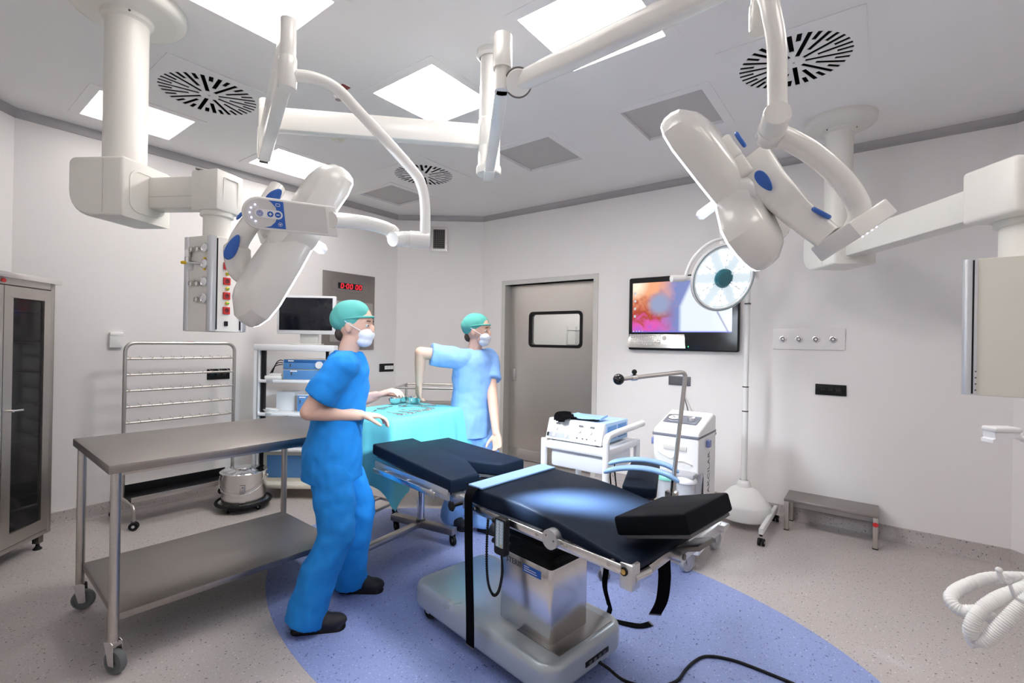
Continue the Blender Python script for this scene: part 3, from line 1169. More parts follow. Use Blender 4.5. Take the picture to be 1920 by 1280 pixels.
def lamp_head(t, H, n, u, L0, angs, k=1.0):
    """LED petals: lens plane through H, light direction n, first petal along u"""
    H, n, u = Vector(H), Vector(n).normalized(), Vector(u)
    u = (u - n * u.dot(n)).normalized()
    v = n.cross(u)
    hw = .31
    half = [(.02, .26), (.30, .30), (.70, .325), (.86, .27), (.955, .16), (1.0, .05)]
    out = [(a, b) for a, b in half] + [(a, -b) for a, b in half[::-1]]
    cen = Vector((.52, 0))
    for (ang, L, wf) in angs:
        ar = math.radians(ang)
        d = u * math.cos(ar) + v * math.sin(ar)
        w_ = n.cross(d)
        def ring(z, s_, sh=0.0):
            return [H + (d * (cen.x + (a - cen.x) * s_ + sh) + w_ * (b * s_ * wf)) * L + n * (z * k) for a, b in out]
        g = G()
        g.loft([ring(-.002, .985), ring(-.010, 1.0), ring(-.032, .99), ring(-.055, .93), ring(-.082, .70), ring(-.090, .5)])
        p = g.build('lamp_petal', 'white_gloss', t, world=True, ang=28)
        g = G()
        g.loft([ring(-.004, .97), ring(.004, .965)])
        g.build('lens_rim', 'rim_light', p, world=True, ang=28)
        g = G()
        g.loft([ring(.0035, .90), ring(.0055, .90)])
        g.build('lens', 'lens_light', p, world=True, ang=28)
    g = G()
    g.lathe([(0, -.10 * k), (.17 * L0, -.10 * k), (.26 * L0, -.08 * k), (.29 * L0, -.04 * k), (.29 * L0, .002), (.26 * L0, .006), (0, .006)], 36, frame(H, n, u))
    g.build('hub', 'white_gloss', t, world=True)
    return u, v

def grip(t, p, d, n, ln, wd, th):
    """blue rubber grip pad: flattened teardrop along d, proud along n"""
    M = frame(p, n, d)
    g = G()
    pts = [(math.cos(a) * ln / 2, math.sin(a) * wd / 2 * (1 - .25 * math.cos(a))) for a in [2 * math.pi * i / 24 for i in range(24)]]
    g.prism(pts, th, M, bev=th * .45, seg=3, z0=-th * .3)
    g.build('grip_pad', 'blue_grip', t, world=True)

# ---------------------------------------------------------------- left lamp
t = thing('surgical_light', 'left surgical lamp with blue keypad on its control box', 'surgical lamp', (1.05, 2.0, 0), group='ceiling surgical lamps')
LE = Vector((1.15, 2.50, 0))
c3 = Vector((c[0], c[1], 0))
d_ = (LE - c3).normalized()
g = G()
g.bar(c3 + d_ * .05 + Vector((0, 0, 2.535)), LE + d_ * .02 + Vector((0, 0, 2.535)), .065, .118, .012)
g.build('extension_arm', 'white_gloss', t, world=True)
g = G()
g.lathe([(0, 2.635), (.026, 2.635), (.030, 2.63), (.030, 2.49), (.033, 2.488), (.033, 2.36), (.03, 2.33), (0, 2.33)], 32, Matrix.Translation(LE))
g.build('pivot', 'white_gloss', t, world=True)
NE = Vector((0.8095,1.6028,2.3958))
NE.z = 0
g = G()
g.bar(LE + Vector((0, 0, 2.395)), NE + Vector((0, 0, 2.395)), .052, .15, .006)
g.build('lower_arm', 'white_gloss', t, world=True)
g = G()
d_ = (LE - NE).normalized()
g.bar(LE + d_ * .026 + Vector((0, 0, 2.335)), LE + d_ * .030 + Vector((0, 0, 2.335)), .042, .03)
g.build('arm_end_cap', 'steel_dark', t, world=True)
g = G()
g.lathe([(0, 2.265), (.028, 2.265), (.030, 2.27), (.030, 2.365), (.0285, 2.368), (.0285, 2.372), (.026, 2.374), (.026, 2.44), (.0255, 2.442), (.0255, 2.50), (0, 2.50)], 36, Matrix.Translation(NE))
g.build('spindle', 'white_gloss', t, world=True)
path = [(0.8138,1.5975,2.3125), (0.8872,1.5675,2.325), (0.9633,1.5505,2.3154), (1.0562,1.5283,2.2495), (1.2264,1.4548,2.0911), (1.2661,1.4362,2.0317), (1.2828,1.4311,1.9549), (1.2843,1.4295,1.828)]
g = G()
g.tube(bez(path, 8), .0205, 20)
g.build('yoke_tube', 'white_gloss', t, world=True)
g = G()
p, q = Vector((1.22,1.497,1.8179)), Vector((1.3029,1.4217,1.8178))
g.tube([p, p.lerp(q, .3), p.lerp(q, .31), p.lerp(q, .98), q], [.030, .031, .0335, .0335, .031], 28)
g.build('pivot_joint', 'white_gloss', t, world=True)
g = G()
g.tube(bez([(1.198,1.5091,1.8321), (1.166,1.5179,1.8499), (1.0731,1.5075,1.8498), (0.9725,1.4743,1.8336), (0.8768,1.4349,1.8112)], 8), [.029] * 6 + [.026] * 27, 20)
g.build('cross_tube', 'white_gloss', t, world=True)
g = G()
g.cyl((1.2135,1.489,1.8158), (1.1676,1.4831,1.8067), .0285, n=28)
g.build('joint_cap', 'white_gloss', t, world=True)
# control box
BC = Vector((0.7732,1.4878,1.8067))
vdir = Vector((0.4492,0.8644,0.2258))
ux = (Vector((0.8629,1.3874,1.7963)) - Vector((0.6891,1.5972,1.8196))).normalized()
MB = frame(BC, -vdir, ux) @ Matrix.Diagonal((.895, .895, 1, 1))
bl, bh = .315, .112
hh = bh / 2
outl = [(bl / 2, -hh * 1.0), (bl / 2 - .01, hh * .95)] + [(-bl / 2 + hh + hh * math.cos(math.radians(a)), hh * math.sin(math.radians(a))) for a in range(90, 271, 15)]
g = G()
g.prism(outl, .045, MB, bev=.006, seg=3, z0=-.05)
cb = g.build('control_box', 'white_gloss', t, world=True)
sc_ = lambda pts, s_, dx=0: [(x * s_ + dx, y * s_) for x, y in pts]
inl = [(bl / 2 - .035, -hh * .82), (bl / 2 - .047, hh * .82)] + [(-bl / 2 + hh + hh * .86 * math.cos(math.radians(a)), hh * .86 * math.sin(math.radians(a))) for a in range(90, 271, 15)]
g = G()
g.prism(inl, .002, MB, z0=-.0055)
g.build('keypad_cover', mat('keypad_grey', (.66, .65, .62), .5), cb, world=True)
g = G()
bp = [(-.10 + .052 * math.cos(math.radians(a)), .052 * math.sin(math.radians(a))) for a in range(-62, 63, 12)]
g.prism([(-.085, -hh * .83), (-.018, -hh * .83), (-.028, hh * .83), (-.075, hh * .83)] + [(-.095 + .05 * math.cos(math.radians(a)), .05 * math.sin(math.radians(a))) for a in (55, 30, 0, -30, -55)], .001, MB, z0=-.0034)
g.build('keypad_field', 'blue_label', cb, world=True)
g = G()
g.prism(rrect(.088, .030, .0148, 6, -.073, 0), .0008, MB, z0=-.0024)
g.build('button_strip', 'white_plastic', cb, world=True)
for x, ch in ((-.101, 'o'), (-.068, '+'), (-.044, '-')):
    g = G()
    if ch == 'o':
        g.plate(circ(.010, 24, x, 0), [circ(.0082, 24, x, 0)], .0008, MB @ Matrix.Translation((0, 0, -.0012)))
        g.plate(circ(.006, 20, x, 0), [circ(.0042, 20, x, 0)], .0008, MB @ Matrix.Translation((0, 0, -.0012)))
        g.box((x, .002, -.0012), (.0016, .006, .0008), M=MB)
    else:
        g.prism(circ(.0098, 24, x, 0), .0008, MB, z0=-.0016)
    b_ = g.build('button', 'blue_label', cb, world=True)
    if ch != 'o':
        s = G()
        s.box((x, 0, -.0005), (.010, .003, .0008), M=MB)
        if ch == '+':
            s.box((x, 0, -.0005), (.003, .010, .0008), M=MB)
        s.build('button_sign', 'white_plastic', cb, world=True)
for k, a in enumerate((118, 150, 182, 214, 246)):
    g = G()
    g.sphere((-.101 + .031 * math.cos(math.radians(a)), .031 * math.sin(math.radians(a)), -.003), .0028, 10, MB)
    g.build('level_light', 'led_blue', cb, world=True)
g = G()
g.plate(rrect(.014, .010, .002, 2, -.045, .034), [rrect(.011, .007, .001, 1, -.045, .034)], .0006, MB @ Matrix.Translation((0, 0, -.0018)))
g.plate(circ(.007, 20, -.036, -.032), [circ(.006, 20, -.036, -.032)], .0006, MB @ Matrix.Translation((0, 0, -.0018)))
g.prism([(-.036, -.036), (-.032, -.031), (-.034, -.029), (-.036, -.031), (-.038, -.029), (-.040, -.031)], .0006, MB, z0=-.0021)
g.build('keypad_icons', 'white_plastic', cb, world=True, kind='stuff')
# lamp head
H1 = Vector((0.9497,1.7177,1.7967))
v1 = Vector((0.4751,0.8593,0.1894))
ex = Vector((0.6088,-0.7931,0.0174))
ey = Vector((0.0121,-0.0126,-0.9998))
ex = (ex - v1 * ex.dot(v1)).normalized()
ey = (ey - v1 * ey.dot(v1) - ex * ey.dot(ex)).normalized()
tl = math.radians(20)
n1_ = (ex * .8 + ey * .6) * math.cos(tl) + v1 * math.sin(tl)
u1_ = ex * -.6 + ey * .8
w1_ = (-v1 * math.cos(tl) + (ex * .8 + ey * .6) * math.sin(tl))
sg = 1 if n1_.cross(u1_).dot(w1_) > 0 else -1
lamp_head(t, H1, n1_, u1_, .375, [(8 * sg, .385, 1.0), (185 * sg, .30, 1.1), (275 * sg, .29, 1.1)], 1.15)
g = G()
hd = n1_.normalized()
g.tube([H1, H1 + hd * .02, H1 + hd * .07, H1 + hd * .085], [.02, .019, .022, .014], 20)
g.build('handle', 'cool_white', t, world=True)
# yoke behind the head with blue grips
g = G()
pA, pB = Vector((0.8578,1.8371,1.8887)), H1 - n1_ * .10
g.bar(pA, pB, .09, .075, .02, up=tuple(u1_))
g.tube(bez([(0.9106,1.8666,2.005), (0.8538,1.8423,1.9188), (0.7984,1.8654,1.8202), (0.7832,1.9019,1.7521), (0.8015,1.9111,1.6756), (0.843,1.89,1.6488)], 6), [.03] * 8 + [.034] * 10 + [.045] * 8 + [.045] * 5, 14)
g.build('yoke_arch', 'white_gloss', t, world=True)
vb = -vdir
for (px, d2, ln, wd) in ((Vector((0.8451,1.755,1.9339)), Vector((0.4025,-0.5266,0.7488)), .075, .04),
                         (Vector((0.7505,1.8624,1.7463)), Vector((0.2614,-0.3434,0.9021)), .10, .038),
                         (Vector((0.7813,1.8712,1.8727)), Vector((0.3983,-0.5212,0.7548)), .05, .012)):
    grip(t, px, d2, (vb - d2 * vb.dot(d2)), ln, wd, .014)
spot('lamp_beam', t, tuple(H1 + hd * .10), tuple(Vector((3.3, 1.55, .62)) - (H1 + hd * .10)), LAMP1_W, 50, (.84, .91, 1.0), .14, .8)
spot('petal_beam', t, tuple(H1 + u1_ * .17 + hd * .03), tuple(Vector((1.70, .955, .765)) - (H1 + u1_ * .17 + hd * .03)), PETAL_W, 10.0, (.74, .88, 1.0), .10, 1.0)

# ---------------------------------------------------------------- right lamp
t = thing('surgical_light', 'right surgical lamp hanging from the sloping spring arm', 'surgical lamp', (1.4, .5, 0), group='ceiling surgical lamps')
NE = Vector((1.3157,1.0748,2.4098))
NE.z = 0
d_ = (NE - c3).normalized()
g = G()
g.bar(c3 - d_ * .03 + Vector((0, 0, 2.345)), NE + d_ * .01 + Vector((0, 0, 2.345)), .05, .07, .006)
g.build('extension_arm', 'white_gloss', t, world=True)
g = G()
g.bar(c3 - d_ * .045 + Vector((0, 0, 2.335)), c3 + d_ * .11 + Vector((0, 0, 2.335)), .056, .06, .006)
g.build('arm_root', 'white_gloss', t, world=True)
g = G()
g.lathe([(0, 2.512), (.031, 2.512), (.033, 2.508), (.033, 2.462), (.0345, 2.46), (.0345, 2.395), (.034, 2.39), (.027, 2.39), (.027, 2.31), (0, 2.31)], 36, Matrix.Translation(NE))
g.build('spindle', 'white_gloss', t, world=True)
J = Vector((1.3154,1.0015,2.3197))
vj = Vector((0.6985,0.5318,0.4788))
g = G()
g.lathe([(0, 0), (.040, 0), (.0435, .003), (.0435, .06), (.041, .065), (0, .065)], 40, frame(J, vj))
g.build('joint_disc', 'white_gloss', t, world=True)
g = G()
g.lathe([(.0425, .035), (.050, .036), (.050, .058), (.0425, .059)], 40, frame(J, vj))
g.build('joint_band', 'steel_dark', t, world=True)
E2 = Vector((1.2429,0.2338,2.3129))
g = G()
a_, b_ = J + vj * .034, E2
dd = (b_ - a_).normalized()
sd = dd.cross(Vector((0, 0, 1))).normalized()
up_ = sd.cross(dd)
rings = []
for s_, hh_, ww_ in ((0, .030, .026), (.08, .032, .026), (.16, .033, .026), (.3, .036, .027), (.6, .035, .027), (.9, .032, .026), (1.0, .028, .024)):
    o_ = a_.lerp(b_, s_)
    rings.append([o_ + sd * (math.copysign(abs(math.cos(q)) ** .6, math.cos(q)) * ww_) + up_ * (math.copysign(abs(math.sin(q)) ** .6, math.sin(q)) * hh_) for q in [2 * math.pi * i / 20 for i in range(20)]])
g.loft(rings)
g.build('spring_arm', 'white_gloss', t, world=True, ang=60)
g = G()
E2f = Vector((E2.x, E2.y, 0))
zb = 2.1637
g.lathe([(0, zb), (.020, zb), (.0215, zb + .005), (.0215, zb + .06), (.018, zb + .068), (.017, E2.z + .03), (0, E2.z + .03)], 28, Matrix.Translation(E2f))
g.build('lamp_spindle', 'white_gloss', t, world=True)
g = G()
g.tube(bez([(1.2212,0.2294,2.2747), (1.206,0.2083,2.2096), (1.1949,0.1983,2.1629), (1.1893,0.1893,2.111), (1.1864,0.1851,2.0677), (1.1871,0.1843,2.0086), (1.1886,0.1826,1.9437)], 8), .0205, 20)
g.build('yoke_tube', 'white_gloss', t, world=True)
g = G()
p, q = Vector((1.1549,0.1773,1.9219)), Vector((1.2512,0.2079,1.9094))
g.tube([p, p.lerp(q, .04), p.lerp(q, .55), p.lerp(q, .56), p.lerp(q, .97), q], [.0265, .0285, .0285, .0305, .0305, .028], 30)
g.build('pivot_joint', 'white_gloss', t, world=True)
g = G()
g.tube(bez([(1.2421,0.2032,1.9175), (1.2566,0.168,1.8965), (1.2828,0.1176,1.8566), (1.3085,0.0679,1.798), (1.3235,0.0403,1.7463), (1.3261,0.037,1.7127), (1.3246,0.0473,1.6849)], 8), [.024] * 16 + [.0235] * 33, 20)
g.build('cross_tube', 'white_gloss', t, world=True)
# control box seen on its edge
pA, pB = Vector((1.2687,0.0874,1.6446)), Vector((1.4037,0.0097,1.7295))
bd = (pB - pA).normalized()
vv = Vector((0.9791,0.0386,0.1995))
bn = bd.cross(vv).normalized()
MB = frame((pA + pB) / 2, bn, bd)
g = G()
g.box((0, 0, 0), (.145, .11, .040), .004, M=MB)
cb = g.build('control_box', 'white_gloss', t, world=True)
zsgn = 1 if bn.z < 0 else -1
for k in range(4):
    g = G()
    g.sphere((-.055 + .018 * k, -.045 * 1, zsgn * .021), .0022, 10, MB)
    g.build('level_light', 'led_blue', cb, world=True)
# arm plate from box to the head
g = G()
pts = [(1.3164,0.0909,1.6692), (1.33,0.155,1.7385), (1.3507,0.2263,1.831), (1.3691,0.2678,1.8999)]
sec = [(.030, .026), (.034, .028), (.045, .03), (.05, .035)]
rings = []
for i, (p_, (h_, w_)) in enumerate(zip(pts, sec)):
    p_ = Vector(p_)
    q_ = Vector(pts[min(i + 1, 3)]) - Vector(pts[max(i - 1, 0)])
    q_.normalize()
    s1 = q_.cross(vv).normalized()
    s2 = q_.cross(s1).normalized()
    rings.append([p_ + s1 * (math.copysign(abs(math.cos(a)) ** .4, math.cos(a)) * h_) + s2 * (math.copysign(abs(math.sin(a)) ** .4, math.sin(a)) * w_) for a in [2 * math.pi * k / 20 for k in range(20)]])
g.loft(rings)
g.build('head_arm', 'white_gloss', t, world=True, ang=50)
H2 = Vector((1.3882,0.3254,1.7901))
v2 = Vector((0.9326,0.2356,0.2734))
ex = Vector((0.6088,-0.7931,0.0174))
ey = Vector((0.0121,-0.0126,-0.9998))
ex = (ex - v2 * ex.dot(v2)).normalized()
ey = (ey - v2 * ey.dot(v2) - ex * ey.dot(ex)).normalized()
e_ = (ex * -.76 + ey * .65).normalized()
u2_ = (ex * -.65 + ey * -.76).normalized()
tl = math.radians(14)
n2_ = e_ * math.cos(tl) + v2 * math.sin(tl)
w2_ = -v2 * math.cos(tl) + e_ * math.sin(tl)
sg = 1 if n2_.cross(u2_).dot(w2_) > 0 else -1
lamp_head(t, H2, n2_, u2_, .25, [(-2 * sg, .305, .95), (126 * sg, .225, 1.15), (240 * sg, .23, 1.2)], 0.95)
g = G()
Q2 = H2 + u2_ * .035
g.tube([Q2, Q2 + n2_ * .01, Q2 + n2_ * .068, Q2 + n2_ * .076], [.014, .0135, .0145, .009], 20)
g.build('handle', 'cool_white', t, world=True)
g = G()
q0, q1 = Vector((1.3575,0.3156,1.9592)), Vector((1.3434,0.2522,1.8476))
bd = (q1 - q0).normalized()
Mk = frame((q0 + q1) / 2, bd.cross(v2), bd)
g.box((-.045, 0, -.018), (.075, .06, .05), .01, M=Mk, seg=3)
g.box((.02, .0, -.012), (.06, .055, .036), .008, M=Mk, seg=3)
g.box((.0, 0, -.035), (.16, .04, .02), .006, M=Mk)
g.build('yoke_block', 'white_gloss', t, world=True)
nb = (ex * .75 - ey * .65).normalized()
for (px, d2, ln, wd) in ((Vector((1.3434,0.2929,1.9559)), bd, .052, .013), (Vector((1.294,0.2263,1.8233)), Vector((0.3913,-0.5074,-0.7677)), .060, .026),
                         (Vector((1.2911,0.1072,1.7239)), Vector((0.5447,-0.7081,-0.4494)), .048, .008)):
    d2 = d2.normalized()
    nn_ = (-v2 if wd > .02 else nb)
    grip(t, px, d2, (nn_ - d2 * nn_.dot(d2)), ln, wd if wd > .02 else .03, .010)
spot('lamp_beam', t, tuple(H2 + n2_ * .08), tuple(Vector((2.05, 2.25, .88)) - (H2 + n2_ * .08)), LAMP2_W, 44, (.66, .87, 1.0), .14, .9)

# ================================================================ OPERATING TABLE (local y towards the leg end, x away from the viewer)
TL, TR = (1.80, 1.18, 0), -8.5
def caster(t, c, r, wd, yaw, fork='steel_bright', tyre='rubber', top=None, name='caster', hubm='light_grey', double=False):
    """swivel caster standing at c (floor point under the wheel); top = height of the fork plate"""
    top = top or 2 * r + .02
    a = math.radians(yaw)
    ax = Vector((math.cos(a), math.sin(a), 0))
    dr_ = Vector((-math.sin(a), math.cos(a), 0))
    c = Vector(c)
    w = c + Vector((0, 0, r))
    g = G()
    for s_ in ((-1, 1) if double else (0,)):
        o_ = w + ax * (s_ * wd * .75)
        h = wd / 2
        g.lathe([(0, -h * .8), (r * .72, -h * .8), (r * .74, -h), (r * .93, -h), (r, -h * .5), (r, h * .5), (r * .93, h), (r * .74, h), (r * .72, h * .8), (0, h * .8)], 28, frame(o_, ax))
    wheel = g.build(name, tyre, t)
    g = G()
    for s_ in ((-1.35, 1.35) if double else (-1, 1)):
        o_ = w + ax * (s_ * (wd / 2 + (.0005 if not double else wd * .38)))
        g.lathe([(0, -.001), (r * .34, -.001), (r * .34, .002), (0, .002)], 16, frame(o_, ax))
    g.build('wheel_hub', hubm, wheel)
    g = G()
    if double:
        g.box(tuple(w + Vector((0, 0, r * .55))), (wd * .6, r * 1.1, r * 1.0), .004, None)
    else:
        for s_ in (-1, 1):
            p0 = w + ax * (s_ * (wd / 2 + .005))
            M = frame(p0, ax, dr_)
            g.prism([(-r * .3, -r * .25), (r * .3, -r * .25), (r * .75, (top - r) * .95), (-r * .45 + r * .5, (top - r)), (-r * .2, (top - r) * .9)], .003, M, bev=.0006, seg=1, z0=-.0015)
    p1 = c + dr_ * (r * .3)
    g.cyl(p1 + Vector((0, 0, top - .012)), p1 + Vector((0, 0, top)), wd * .62, n=20)
    g.build('caster_fork', fork, wheel)
    return wheel

t = thing('operating_table', 'black padded operating table on a grey wheeled base', 'operating table', TL, TR)
OT = t
# base
g = G()
g.prism(rrect(.525, .96, .085, 8, .02, .225), .125, bev=.03, seg=4, z0=.052)
g.build('base', 'base_grey', t, ang=35)
g = G()
g.box((.035, -.10, .178), (.36, .24, .004), .0015)
g.build('base_plate', 'steel_sheet', t)
g = G()
g.box((.06, -.2555, .105), (.16, .006, .022), .002)
o = g.build('socket_panel', 'black', t)
g = G()
for k in range(4):
    g.box((.01 + .032 * k, -.259, .105), (.018, .003, .012))
g.build('socket', 'dark_grey', o)
for (x, y) in ((-.19, .60), (.22, .60), (-.19, -.14), (.22, -.14)):
    w_ = caster(t, (x, y, 0), .042, .03, 0, 'white_plastic', 'rubber', .075)
    g = G()
    g.box((x - .02 * (1 if x > 0 else -1), y, .058), (.012, .10, .055), .005)
    g.build('wheel_cover', 'white_plastic', t)
# column
g = G()
g.prism(rrect(.25, .31, .018, 4), .31, z0=.176, bev=.003)
g.build('column_cover', 'steel_bright', t, ang=35)
g = G()
rings = []
for k in range(11):
    z = .486 + .0185 * k
    s_ = .0 if k % 2 == 0 else .014
    rings.append([(x, y, z) for x, y in rrect(.225 - s_ * 2, .285 - s_ * 2, .02, 3)])
g.loft(rings)
g.build('bellows', 'black', t, ang=30)
g = G()
g.text('STERIS', .034, Matrix.Translation((-.1262, .065, .452)) @ basis((-1, 0, 0), (0, -1, 0)).to_4x4())
g.build('maker_lettering', 'dark_grey', t)
g = G()
g.box((-.1256, -.045, .447), (.0012, .105, .034))
o = g.build('blue_label', 'blue_label', t)
g = G()
for k, ln in enumerate((.03, .07, .075)):
    g.box((-.1266, -.045 + .045 - ln / 2, .457 - .009 * k), (.0006, ln, .003))
g.build('label_print', 'cool_white', o, kind='stuff')
# main frame under the mattress
for sx in (-1, 1):
    g = G()
    g.box((sx * .232, -.16, .683), (.034, .88, .05), .004)
    g.build('side_frame', 'aluminium', t)
    for (y0, y1) in ((-.265, .20), (-.585, -.305)):
        g = G()
        g.box((sx * .283, (y0 + y1) / 2, .70), (.010, y1 - y0, .027), .003)
        o = g.build('side_rail', 'steel_bright', t)
        for y in (y0 + .045, y1 - .05):
            g = G()
            g.cyl((sx * .25, y, .70), (sx * .284, y, .70), .010, n=14)
            g.cyl((sx * .287, y, .70), (sx * .2905, y, .70), .007, n=14)
            g.build('rail_bolt', 'steel', o)
    g = G()
    g.cyl((sx * .25, -.287, .703), (sx * .294, -.287, .703), .036, n=36)
    o = g.build('hinge_disc', 'aluminium', t)
    g = G()
    for (dy, dz) in ((-.02, 0), (.016, .012)):
        g.cyl((sx * .293, -.287 + dy, .703 + dz), (sx * .2955, -.287 + dy, .703 + dz), .0035, n=10)
    g.build('hinge_screw', 'steel_dark', o)
    g = G()
    g.box((sx * .24, -.59, .668), (.05, .05, .085), .006)
    o = g.build('frame_end', 'aluminium', t)
    g = G()
    g.cyl((sx * .262, -.585, .685), (sx * .27, -.585, .685), .014, n=20)
    g.build('end_plug', 'black', o)
    g = G()
    g.cyl((sx * .268, -.585, .685), (sx * .272, -.585, .685), .009, n=20)
    g.build('plug_button', 'brass', o)
for y in (.22, -.12, -.55):
    g = G()
    g.box((0, y, .678), (.45, .05, .03), .004)
    g.build('cross_member', 'steel_dark', t)
g = G()
g.box((0, .02, .672), (.30, .34, .02), .004)
g.build('column_head', 'black', t)
# main mattress: smooth profile along y
prof_top = [(.245, .735), (.235, .772), (.215, .778), (.1, .777), (0, .779), (-.10, .781), (-.2, .774), (-.3, .762), (-.4, .746), (-.5, .728), (-.585, .716), (-.603, .712), (-.612, .703)]
prof_bot = [(.245, .706), (.1, .702), (-.1, .708), (-.25, .708), (-.4, .70), (-.612, .686)]
def bot(y):
    for (y0, z0), (y1, z1) in zip(prof_bot, prof_bot[1:]):
        if y <= y0 and y >= y1:
            return z0 + (z1 - z0) * (y0 - y) / (y0 - y1)
    return prof_bot[-1][1]
g = G()
rings = []
for (y, z) in prof_top:
    zb = bot(y)
    hw, r = .262, min(.014, (z - zb) * .45)
    rings.append([(x, y, (z + zb) / 2 + q) for x, q in rrect(2 * hw, z - zb, r, 4)])
rings = [r_ for r_ in rings]
g.loft(rings)
g.build('seat_mattress', 'vinyl_navy', t, ang=50)
g = G()
g.box((0, -.18, .697), (.46, .82, .012), .003)
g.build('mattress_board', 'black', t)
# leg section: two pads
for sx in (-1, 1):
    yin = .345 if sx < 0 else .40
    outl = [(sx * .268, 1.09), (sx * .002, 1.09), (sx * .002, .56), (sx * .095, yin), (sx * .268, yin)]
    if sx < 0:
        outl = outl[::-1]
    dz = .045 if sx < 0 else .012
    M = Matrix(((1, 0, 0, 0), (0, 1, 0, 0), (0, dz / .72, 1, .715 - dz * .42 / .72), (0, 0, 0, 1)))
    g = G()
    g.prism(outl, .066, M, bev=.012, seg=3)
    g.build('leg_mattress', 'vinyl_navy', t, ang=45)
    g = G()
    g.prism([(x * .93, .72 + (y - .72) * .96) for x, y in outl], .012, M, z0=-.013)
    g.build('leg_board', 'dark_grey', t)
    g = G()
    g.box((sx * .262, .715, .688 + (.012 if sx < 0 else 0)), (.012, .70, .055), .002, None)
    g.build('leg_side_plate', 'aluminium', t)
    g = G()
    g.box((sx * .288, .74, .675 + (.012 if sx < 0 else 0)), (.010, .60, .026), .003)
    o = g.build('leg_rail', 'steel_bright', t)
    g = G()
    for y in (.50, .72, .94):
        g.cyl((sx * .262, y, .69), (sx * .286, y, .69), .008, n=12)
    g.build('rail_bolt', 'steel', o)
    g = G()
    g.box((sx * .215, .33, .685), (.05, .20, .045), .004)
    g.build('leg_hinge_arm', 'aluminium', t)
    g = G()
    g.cyl((sx * .245, .285, .68), (sx * .30, .285, .68), .008, n=12)
    g.lathe([(0, 0), (.012, 0), (.024, .006), (.024, .014), (.012, .02), (0, .02)], 6, frame((sx * .297, .285, .68), (sx, 0, 0)))
    g.build('clamp_knob', 'black', t)
g = G()
g.box((.02, .40, .692), (.2, .22, .012), .003)
g.build('perineal_plate', 'black', t)
# head section
TH = Matrix.Translation((-.015, -.505, .752)) @ Matrix.Rotation(math.radians(-17), 4, 'X')
g = G()
g.prism([(-.165, 0), (-.165, -.27), (.165, -.27), (.165, 0)], .066, TH, bev=.010, seg=3)
g.build('head_pad', 'vinyl_black', t, ang=45)
g = G()
g.prism([(-.15, -.02), (-.15, -.262), (.15, -.262), (.15, -.02)], .012, TH, z0=-.013, bev=.002)
g.build('head_board', 'dark_grey', t)
g = G()
g.cyl((-.245, -.60, .662), (-.155, -.602, .658), .021, n=24)
g.build('head_bar_socket', 'steel_bright', t)
g = G()
g.bar((-.165, -.602, .658), (.03, -.592, .66), .014, .036, .003)
g.build('head_bar', 'steel', t)
g = G()
g.cyl((.035, -.64, .66), (.035, -.565, .66), .024, n=24)
o = g.build('head_joint', 'aluminium', t)
g = G()
g.cyl((.035, -.644, .66), (.035, -.638, .66), .011, n=18)
g.build('joint_pin', 'steel_dark', o)
for (y0, y1) in ((-.575, -.625), (-.63, -.68)):
    g = G()
    g.bar((.03, y0, .662), (.25, y1, .725), .018, .04, .004)
    g.build('head_joint_arm', 'aluminium', t)
g = G()
g.bar((.25, -.60, .728), (.25, -.705, .728), .05, .022, .004)
g.build('head_cross_bar', 'aluminium', t)
g = G()
g.bar((.04, -.65, .705), (.04, -.72, .73), .12, .018, .004)
g.bar((.035, -.62, .67), (.035, -.66, .71), .03, .03, .004)
g.build('head_support', 'steel_dark', t)
g = G()
g.cyl((.265, -.63, .735), (.295, -.63, .742), .014, n=14)
g.build('head_knob', 'black', t)

def tpt(x, y, z):
    return Vector(TL) + (rz(TR) @ Vector((x, y, z)))
def band(g, pts, wdir, wd, th):
    """flat strap along pts with width direction wdir"""
    P = [Vector(p) for p in pts]
    rings = []
    for i, p in enumerate(P):
        tn = (P[min(i + 1, len(P) - 1)] - P[max(i - 1, 0)]).normalized()
        w_ = Vector(wdir[i] if isinstance(wdir, list) else wdir)
        w_ = (w_ - tn * w_.dot(tn)).normalized()
        n_ = tn.cross(w_)
        rings.append([p + w_ * (a * wd / 2) + n_ * (b * th / 2) for a, b in ((1, 1), (-1, 1), (-1, -1), (1, -1))])
    g.loft(rings)
# body strap across the leg end of the seat mattress
t = thing('body_strap', 'light blue body strap with black webbing hanging at the near side of the table', 'strap', TL, TR)
g = G()
pts = [(-.262, .175, .783), (-.2, .178, .7835), (-.1, .185, .7835), (0, .19, .7835), (.1, .195, .7835), (.2, .20, .7835), (.25, .20, .7835)]
band(g, bez(pts, 4), (0, 1, 0), .088, .006)
g.build('pad', 'strap_blue', t)
g = G()
band(g, bez([(-.262, .175, .7795), (-.284, .172, .772), (-.303, .168, .75), (-.306, .165, .70), (-.304, .16, .5), (-.300, .150, .25), (-.298, .148, .115)], 5), (0, 1, 0), .052, .003)
g.build('webbing', 'webbing', t)
g = G()
g.box((-.298, .148, .112), (.006, .054, .006), .001)
g.build('hem', 'dark_grey', t)
g = G()
band(g, bez([(.25, .20, .7795), (.276, .20, .765), (.298, .20, .70), (.300, .20, .55)], 5), (0, 1, 0), .052, .003)
g.build('far_webbing', 'webbing', t)
g = G()
band(g, bez([(-.258, .232, .7805), (0, .24, .7805), (.255, .245, .7805)], 6), (0, 1, 0), .02, .003)
g.build('edge_webbing', 'webbing', t)
